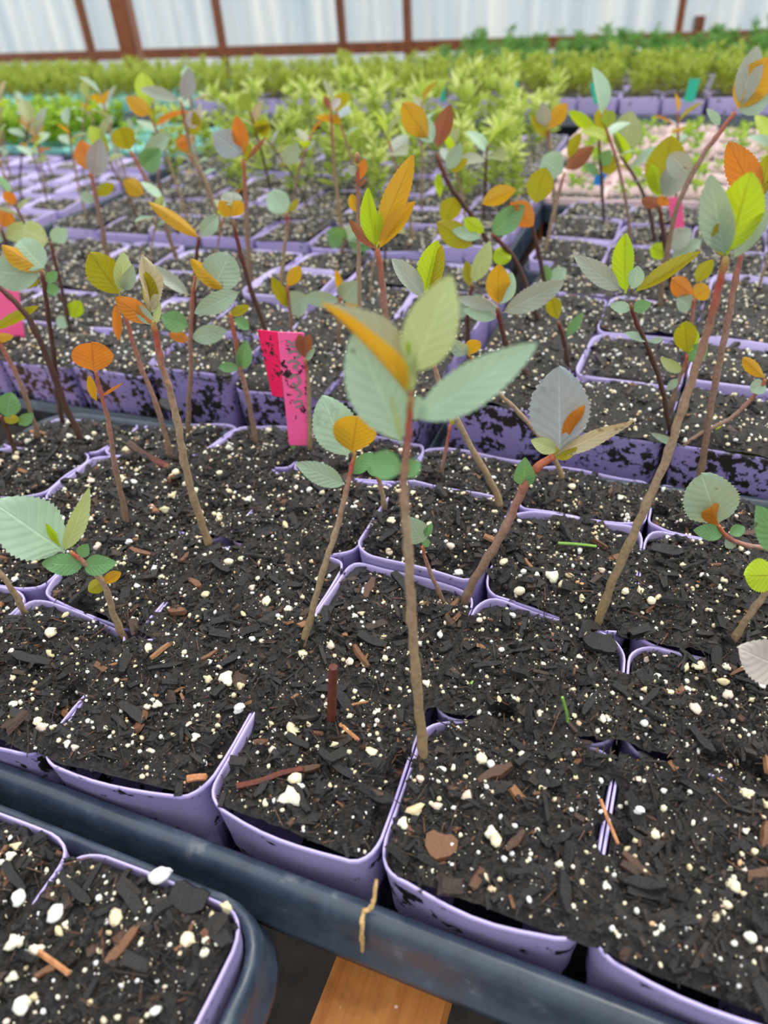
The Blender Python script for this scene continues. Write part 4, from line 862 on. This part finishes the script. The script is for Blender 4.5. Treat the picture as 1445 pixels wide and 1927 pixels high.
    up = key == 'second left' and any(inside(Q, *G(*q, z=.012)[:2]) for q in ((515, 570), (440, 650), (560, 540)))
    if up: jz = .010
    if key == 'second right' and rng.random() < .25: jz += .005
    obj('pot', POTM[col_][rng.integers(4)], o, (rng.normal(0, .0006), rng.normal(0, .0006), .058+jz), rng.integers(4)*math.pi/2+rng.normal(0, .018))
    sm_ = SOILM[rng.integers(5) if key.startswith('second') else (rng.integers(7) if key in ('third middle', 'third right', 'willow') else 4+rng.integers(4))]; so_ = obj('soil', sm_[0], o, (0, 0, .058+jz-(.006 if up else 0)-{'pinkpot': .011, 'turquoise': .013}.get(col_, .006 if key in ('third left', 'fourth left') else 0)), rng.integers(4)*math.pi/2)
    if key.startswith('second') or key.startswith('third'):
        obj('bark_mulch', sm_[1], so_, kind='stuff'); obj('perlite', sm_[2], so_, kind='stuff')
    elif not key.startswith('far'): obj('perlite', sm_[2], so_, kind='stuff')
    rl = np.array([0, 0, 0.0])
    for q_, (sdef, B) in enumerate(seeds):
        if q_: build_seed(thing('seedling', sdef[0], 'seedling', B), B, sdef, B, key.startswith('second')); continue
        # traced seedlings: children in world space, so undo the pot's turn
        e = build_root = o
        before = set(o.children)
        build_seed(o, root, sdef, B, key.startswith('second'))
        for ch in set(o.children)-before: ch.rotation_euler = (0, 0, -ang)
    if not seeds:
        if kind == 'seed':
            skip = (key == 'second right' and (rng.random() < .2 or j == 0)) or (key == 'second left' and (rng.random() < .4 or j == 0)) or rng.random() < .06
            wh = '%s row, %s from left in %s' % (ORD[j], ORD[i], SN[key]); pk = int(rng.integers(16))
            if not skip:
                o['label'] = ('blurred %s seedling, ' % PDESC[pk])+wh
                s_ = rng.uniform(.95, 1.25) if key.startswith('third') else rng.uniform(.65, .95); off = rng.uniform(-.012, .012, 2); rz = rng.uniform(0, 6.28)
                for nm_, me, lb in PROTO[pk]:
                    ch = obj(nm_, me, o, (off[0], off[1], .059), rz); ch.scale = (s_, s_, s_)
            else: o.name = 'pot_of_soil'; o['category'] = 'pot'; o['label'] = 'pot of bare soil, '+wh; o['group'] = 'bare soil pots of the '+TN[key]
        else:
            if kind in ('willow', 'sprout', 'bright'): o['label'] = {'willow': 'lime willow-like plant, ', 'sprout': 'pot of green sprouts, ', 'bright': 'bushy bright green plant, '}[kind]+'%s row, %s from left in %s' % (ORD[j], ORD[i], SN[key])
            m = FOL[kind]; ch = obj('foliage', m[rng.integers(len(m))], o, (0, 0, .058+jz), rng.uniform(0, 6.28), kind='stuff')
            s_ = rng.uniform(.85, 1.12) if kind != 'willow' else rng.uniform(.6, 1.3); ch.scale = (s_, s_, s_)
for k, (Q, z, lab, colr) in TRAYS.items():
    if k.startswith('far'):
        tray(Q, 'black tray of feathery seedlings on the far bench, %s from its left end' % ORD[int(k.split()[1])], z-.0, 'far black trays', prof=[(-.02, -.0605), (-.001, -.060), (.001, -.015), (.006, -.010), (.010, -.012), (.011, -.0255), (.0128, -.0262)])
    elif k == 'corner':
        tray(Q, lab, z, prof=[(a*(1 if a < 0 else .62), b) for a, b in TPROF], r=.016)
    elif k.startswith('second'): tray(Q, lab, z, prof=[(-.02, -.0605), (-.0022, -.060), (-.0004, -.034), (.0008, -.030), (.0025, -.0305), (.0030, -.036), (.0040, -.037)], r=.012)
    else: tray(Q, lab, z, prof=[(a*(1 if a < 0 else .5), b) for a, b in TPROF], r=.015)

# ------------------------------------------------------------------ far benches with more plants
fb = thing('bench', 'far bench carrying the black trays of feathery seedlings', 'bench', (0, 1.45, -.0445))
boxo('top', (-2.5, -.15, -.03), (1.1, .22, 0), M['post'], fb)
for x in (-2.3, -.8, .8): boxo('leg', (x, -.1, -.769), (x+.05, -.05, -.03), M['post'], fb)
rb = thing('bench', 'rear bench at the right under the dark green plants', 'bench', (0.1, 2.25, -.12))
boxo('top', (-.80, -.16, -.03), (1.1, .38, 0), M['post'], rb)
for x in (-.75, 1.0):
    for y in (-.12, .3): boxo('leg', (x, y, -.68), (x+.05, y+.05, -.03), M['post'], rb)
for a in range(11):
    for b in range(3):
        x, y = -.47+a*.13+.02*(b % 2), 2.16+b*.15
        o = thing('potted_seedling', 'taller dark green feathery plant on the rear right bench', 'seedling', (x, y, -.1195), 0, 'dark green plants on the rear bench')
        obj('pot', POTM['lavender'][0], o, (0, 0, .058)).scale = (1.6, 1.6, 1); obj('soil', SOILM[a % 8][0], o, (0, 0, .05)).scale = (1.5, 1.5, 1)
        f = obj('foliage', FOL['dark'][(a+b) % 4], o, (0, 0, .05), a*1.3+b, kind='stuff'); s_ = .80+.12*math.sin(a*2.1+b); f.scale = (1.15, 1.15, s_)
lb = thing('bench', 'rear bench at the left carrying black pots', 'bench', (-2.0, 2.05, -.055))
boxo('top', (-.6, -.14, -.03), (.42, .24, 0), M['post'], lb)
for x in (-.55, .35): boxo('leg', (x, 0, -.745), (x+.05, .05, -.03), M['post'], lb)
for a in range(9):
    for b in range(2):
        x, y = -2.5+a*.10, 1.97+b*.11
        if not visible((x, y, .03), 100): continue
        o = thing('potted_seedling', 'black pot of yellow-green seedlings on the rear left bench', 'seedling', (x, y, -.0545), 0, 'black pots on the rear left bench')
        V, Fc = sweep(path_round(std_Q(.096), .01, (0,)*4, 3, 3), FARPROF); obj('pot', mesh('pot', V, Fc, M['tray'], smooth=True), o, (0, 0, .058))
        obj('soil', SOILM[a % 8][0], o, (0, 0, .055)).scale = (1.35, 1.35, 1)
        f = obj('foliage', FOL['feather'][(a+b) % 5], o, (0, 0, .055), a*1.3+b, kind='stuff'); f.scale = (1.3, 1.3, .62)

# ------------------------------------------------------------------ tags
def tag_strip(px4, Bpix, z, mat, name, label, group=None, thick=.0006, marks=0, fold=None):
    """flat plastic stake: 4 pixel corners (top-left, top-right, bottom-right, bottom-left) on the upright plane over Bpix"""
    B = G(*Bpix, z=z); P = [PV(x, y, B) for x, y in px4]; root = np.array([B[0], B[1], z]); o = thing(name, label, 'plant tag', root, 0, group)
    n = nrm(np.cross(P[1]-P[0], P[3]-P[0]));
    if n@(CAM-B) < 0: n = -n
    V = np.array(P+[p-n*thick for p in P])-root
    ob = obj('blade', mesh('blade', V, np.array([(0, 1, 2, 3), (7, 6, 5, 4), (0, 4, 5, 1), (1, 5, 6, 2), (2, 6, 7, 3), (3, 7, 4, 0)]), M[mat]), o)
    return o, root, n, B
o, root, n, B = tag_strip([(522, 625), (572, 627), (582, 838), (544, 838)], (562, 842), .0, 'tagpink', 'plant_tag', 'muddy hot pink folded plant tag with faded grey handwriting, left of the middle seedling')
# the other face folded back
P = [PV(484, 621, B), PV(523, 625, B), PV(533, 748, B, .001), PV(512, 745, B, .004)]
P[0] = PV(484, 621, B, .010); P[3] = PV(512, 745, B, .008)
V = np.array(P+[p-n*.0006 for p in P])-root
obj('folded_face', mesh('folded_face', V, np.array([(0, 1, 2, 3), (7, 6, 5, 4), (0, 4, 5, 1), (1, 5, 6, 2), (2, 6, 7, 3), (3, 7, 4, 0)]), M['tagred']), o, label='deep pink folded-back face')
def ink(strokes, B, n, root, parent, w=3.0):
    Vs, Fs, k = [], [], 0
    for st in strokes:
        pts = catmull(np.array([PV(x, y, B) for x, y in st]), 4)+n*.0003; hw = w/2*depth(B)/F
        T = np.gradient(pts, axis=0); Sd = np.cross(T, n); Sd /= np.linalg.norm(Sd, axis=1)[:, None]
        V = np.concatenate([pts+Sd*hw, pts-Sd*hw]); m = len(pts); q = np.arange(m-1); Fs.append(np.stack([q, q+1, q+1+m, q+m], 1)+k); Vs.append(V); k += 2*m
    obj('handwriting', mesh('handwriting', np.concatenate(Vs)-root, np.concatenate(Fs), M['ink']), parent, label='faded grey handwriting')
ink([[(540, 640), (550, 646), (562, 640), (556, 652), (544, 650)], [(542, 664), (556, 660), (565, 668), (556, 674)], [(541, 682), (552, 678), (562, 684), (552, 690), (560, 694)],
     [(544, 712), (556, 705), (564, 716), (558, 726), (550, 720)], [(554, 730), (566, 738), (560, 748)], [(552, 758), (564, 754), (568, 762), (556, 766)]], B, n, root, o, 4.5)
tag_strip([(-15, 540), (34, 538), (48, 650), (0, 655)], (30, 655), .0, 'tagclean', 'plant_tag', 'pink plant tag at the left edge')
tag_strip([(1256, 372), (1283, 372), (1290, 452), (1266, 440)], (1275, 455), .0, 'tagclean', 'plant_tag', 'pink plant tag standing before the pink pots')
tag_strip([(1176, 246), (1192, 246), (1184, 292), (1172, 290)], (1178, 300), .0, 'tagblue', 'plant_tag', 'upper bright blue tag stuck among the pink pots')
tag_strip([(1120, 328), (1144, 324), (1132, 350), (1116, 348)], (1124, 362), .0, 'tagblue', 'plant_tag', 'lower bright blue tag stuck among the pink pots')
for (a, b, d, e, lb_) in ((960, 975, 150, 185, 'teal tag on the far trays, nearest the middle'), (1118, 1136, 156, 188, 'teal tag on the far trays tilted left, between two others'), (1286, 1306, 148, 184, 'teal tag on the far trays tilted right'), (828, 838, 160, 184, 'faint teal tag on the far trays above the upright bronze leaves'), (258, 272, 165, 182, 'teal tag on the far trays at the left')):
    sk = -8 if a == 1118 else (12 if a == 1286 else 0)
    tag_strip([(a+sk, d), (b+sk, d), (b, e+8), (a, e+8)], ((a+b)/2, 208), .016, 'tagteal', 'plant_tag', lb_)
tag_strip([(28, 172), (40, 176), (44, 212), (34, 212)], (39, 240), .0, 'tagwhite', 'plant_tag', 'white plant tag beside the bright green plants at the far left')

# ------------------------------------------------------------------ small things lying on the soil
def on_soil(x, y):
    P = G(x, y, .002); c = min((c for c in CELLS if 'sl' in c), key=lambda c: np.hypot(*(c['Q'][:, :2].mean(0)-P[:2]))); return P, c
def stick(pts, w, name, mat, label, cat='twig', lift=0, vert=False):
    B = G(*pts[0], z=.001); Ps = []
    for k, (x, y) in enumerate(pts): Ps.append(PV(x, y, B) if vert else G(x, y, z=.0035+lift))
    Ps = np.array(Ps); root = Ps[0].copy(); d = depth(root); V, Fc, A = tube_geo(catmull(Ps, 3), [w*d/F/2, w*d/F/2*.9], 6)
    o = obj(name, mesh(name, V-root, Fc, M[mat], A if mat != 'bark' else np.full(len(V), .9)), None, root); o['label'] = label; o['category'] = cat; return o
M['redtwig'] = simple('red_brown_twig', (.30, .14, .10), .5, 500, (.42, .20, .13), .5, .0005)
M['tanbit'] = simple('tan_wood_bit', (.62, .40, .26), .6, 400, (.74, .52, .34), .5, .0005)
M['grassb'] = simple('grass_blade', (.42, .60, .25), .4, 200, (.52, .68, .30))
M['tip_root'] = simple('pale_root', (.62, .50, .32), .6, 600, (.74, .62, .42), .4, .0004)
stick([(623, 1362), (625, 1310), (627, 1255)], 19, 'broken_twig', 'redtwig', 'dark red broken twig standing upright in the soil, left of the middle stem', vert=True)
stick([(243, 835), (270, 855), (320, 882)], 15, 'broken_twig', 'dark_stem', 'thick black twig stub lying on the soil at the left')
stick([(640, 1363), (665, 1385), (692, 1410)], 9, 'wood_splinter', 'tanbit', 'reddish wood splinter lying below the upright twig', 'splinter')
stick([(133, 1376), (140, 1388), (150, 1403)], 12, 'wood_splinter', 'tanbit', 'short orange wood splinter lying at the left above the front pots', 'splinter')
stick([(70, 1790), (100, 1810), (130, 1832)], 12, 'wood_splinter', 'tanbit', 'orange wood splinter lying in the bottom left tray', 'splinter')
stick([(352, 1466), (370, 1463), (388, 1462)], 14, 'wood_splinter', 'tanbit', 'stubby orange wood splinter beside the first front pot corner', 'splinter')
stick([(1130, 1505), (1145, 1545), (1163, 1588)], 7, 'wood_splinter', 'tanbit', 'thin bright orange splinter right of the middle', 'splinter')
stick([(1230, 1757), (1265, 1775), (1305, 1797)], 9, 'wood_splinter', 'tanbit', 'tan splinter lying at the lower right', 'splinter')
stick([(192, 1258), (215, 1250), (245, 1240)], 6, 'wood_splinter', 'tanbit', 'thin tan splinter below the low left seedling', 'splinter')
stick([(445, 1480), (490, 1470), (530, 1455), (570, 1447)], 12, 'wood_splinter', 'redtwig', 'long reddish brown splinter in the second front pot', 'splinter')
stick([(1050, 1022), (1085, 1024), (1122, 1028)], 6, 'grass_blade', 'grassb', 'cut green needle lying on the soil at the right', 'grass')
stick([(1068, 1375), (1067, 1345), (1058, 1312)], 6, 'grass_blade', 'grassb', 'single green grass blade standing in the soil right of the middle stem', 'grass', vert=True)
stick([(885, 1288), (895, 1275), (906, 1262)], 5, 'grass_blade', 'grassb', 'tiny green blade just right of the middle stem', 'grass')
# dangling root over the rim
Bz = G(706, 1660, -.002); pr = [G(708, 1655, .001), G(704, 1690, -.003), G(698, 1708, -.0052), G(684, 1718, -.0058), G(681, 1750, -.0085), G(682, 1790, -.020)]
V, Fc, A_ = tube_geo(catmull(np.array(pr), 5), [.0006, .00085, .0007], 6, 4); r_ = np.array(pr[0]); ro = obj('root_strand', mesh('root_strand', V-r_, Fc, M['tip_root'], A_, smooth=True), None, r_); ro['label'] = 'pale tan root strand dangling over the black tray rim'; ro['category'] = 'root'
# big perlite pieces and chips seen in the photo, as parts of the soil they lie on
BIG = [(302, 1648, 24, 5), (450, 1333, 13, 5), (548, 1500, 22, 3), (556, 1466, 13, 2), (782, 1524, 17, 0), (757, 1548, 12, 3), (1040, 1085, 14, 3), (1060, 1100, 10, 1), (978, 1112, 10, 2), (1003, 1278, 11, 0), (1360, 1282, 10, 0), (932, 1578, 13, 7), (904, 1428, 12, 2), (923, 1438, 11, 5),
       (1203, 1525, 11, 5), (1056, 1627, 12, 3), (1142, 1668, 11, 4), (35, 1690, 20, 5), (106, 1718, 22, 5), (28, 1772, 16, 3), (40, 1895, 18, 4), (426, 1706, 13, 1), (297, 1325, 9, 3), (425, 1276, 16, 3), (504, 1132, 12, 2), (430, 1058, 9, 2), (1075, 1707, 12, 3), (1232, 1752, 12, 4), (1410, 1762, 12, 4), (20, 1610, 10, 3), (740, 1142, 8, 3), (310, 958, 9, 1), (325, 932, 9, 0), (1205, 1112, 10, 1), (1225, 1130, 9, 2), (95, 1190, 11, 2), (640, 1896, 1, 1), (293, 1902, 12, 5), (745, 1895, 2, 5), (1290, 1256, 9, 1), (1316, 1252, 12, 7)]
for x, y, r, m in BIG:
    P, c = on_soil(x, y); P = G(x, y, .004); s_ = r*depth(P)/F
    o = obj('perlite_granule', GRAN[m], c['soil'], P-c['root'], x*.7); o.scale = (s_, s_, s_)
for x, y, L, ww, a, m in [(635, 1440, 90, 26, .1, 1), (705, 1495, 70, 30, .5, 0), (770, 1112, 110, 26, -.25, 0), (320, 765, 60, 24, 0, 2), (560, 1395, 50, 20, .2, 2), (830, 1590, 60, 60, .6, 8), (1215, 1680, 70, 30, .6, 4), (1240, 1385, 50, 18, -.3, 1), (1130, 1210, 60, 50, .2, 3), (700, 1205, 60, 26, .3, 1),
                          (1255, 1035, 60, 30, .7, 6), (60, 1240, 80, 24, .5, 2), (175, 1245, 26, 60, 0, 1), (250, 1340, 70, 24, .1, 4), (412, 1752, 60, 44, -.2, 2), (355, 1690, 70, 70, .5, 1), (1010, 1640, 70, 30, .2, 3), (940, 1480, 50, 20, 1, 5), (600, 910, 50, 30, -.4, 2), (1350, 1240, 60, 30, -1, 1)]:
    P, c = on_soil(x, y); P = G(x, y, .0035); k = depth(P)/F
    o = obj('bark_chip', SLAB[m], c['soil'], P-c['root']); o.scale = (L*k, ww*k, .0025); o.rotation_euler = (.15, .1, a-.4)
print('objects', len(bpy.data.objects))
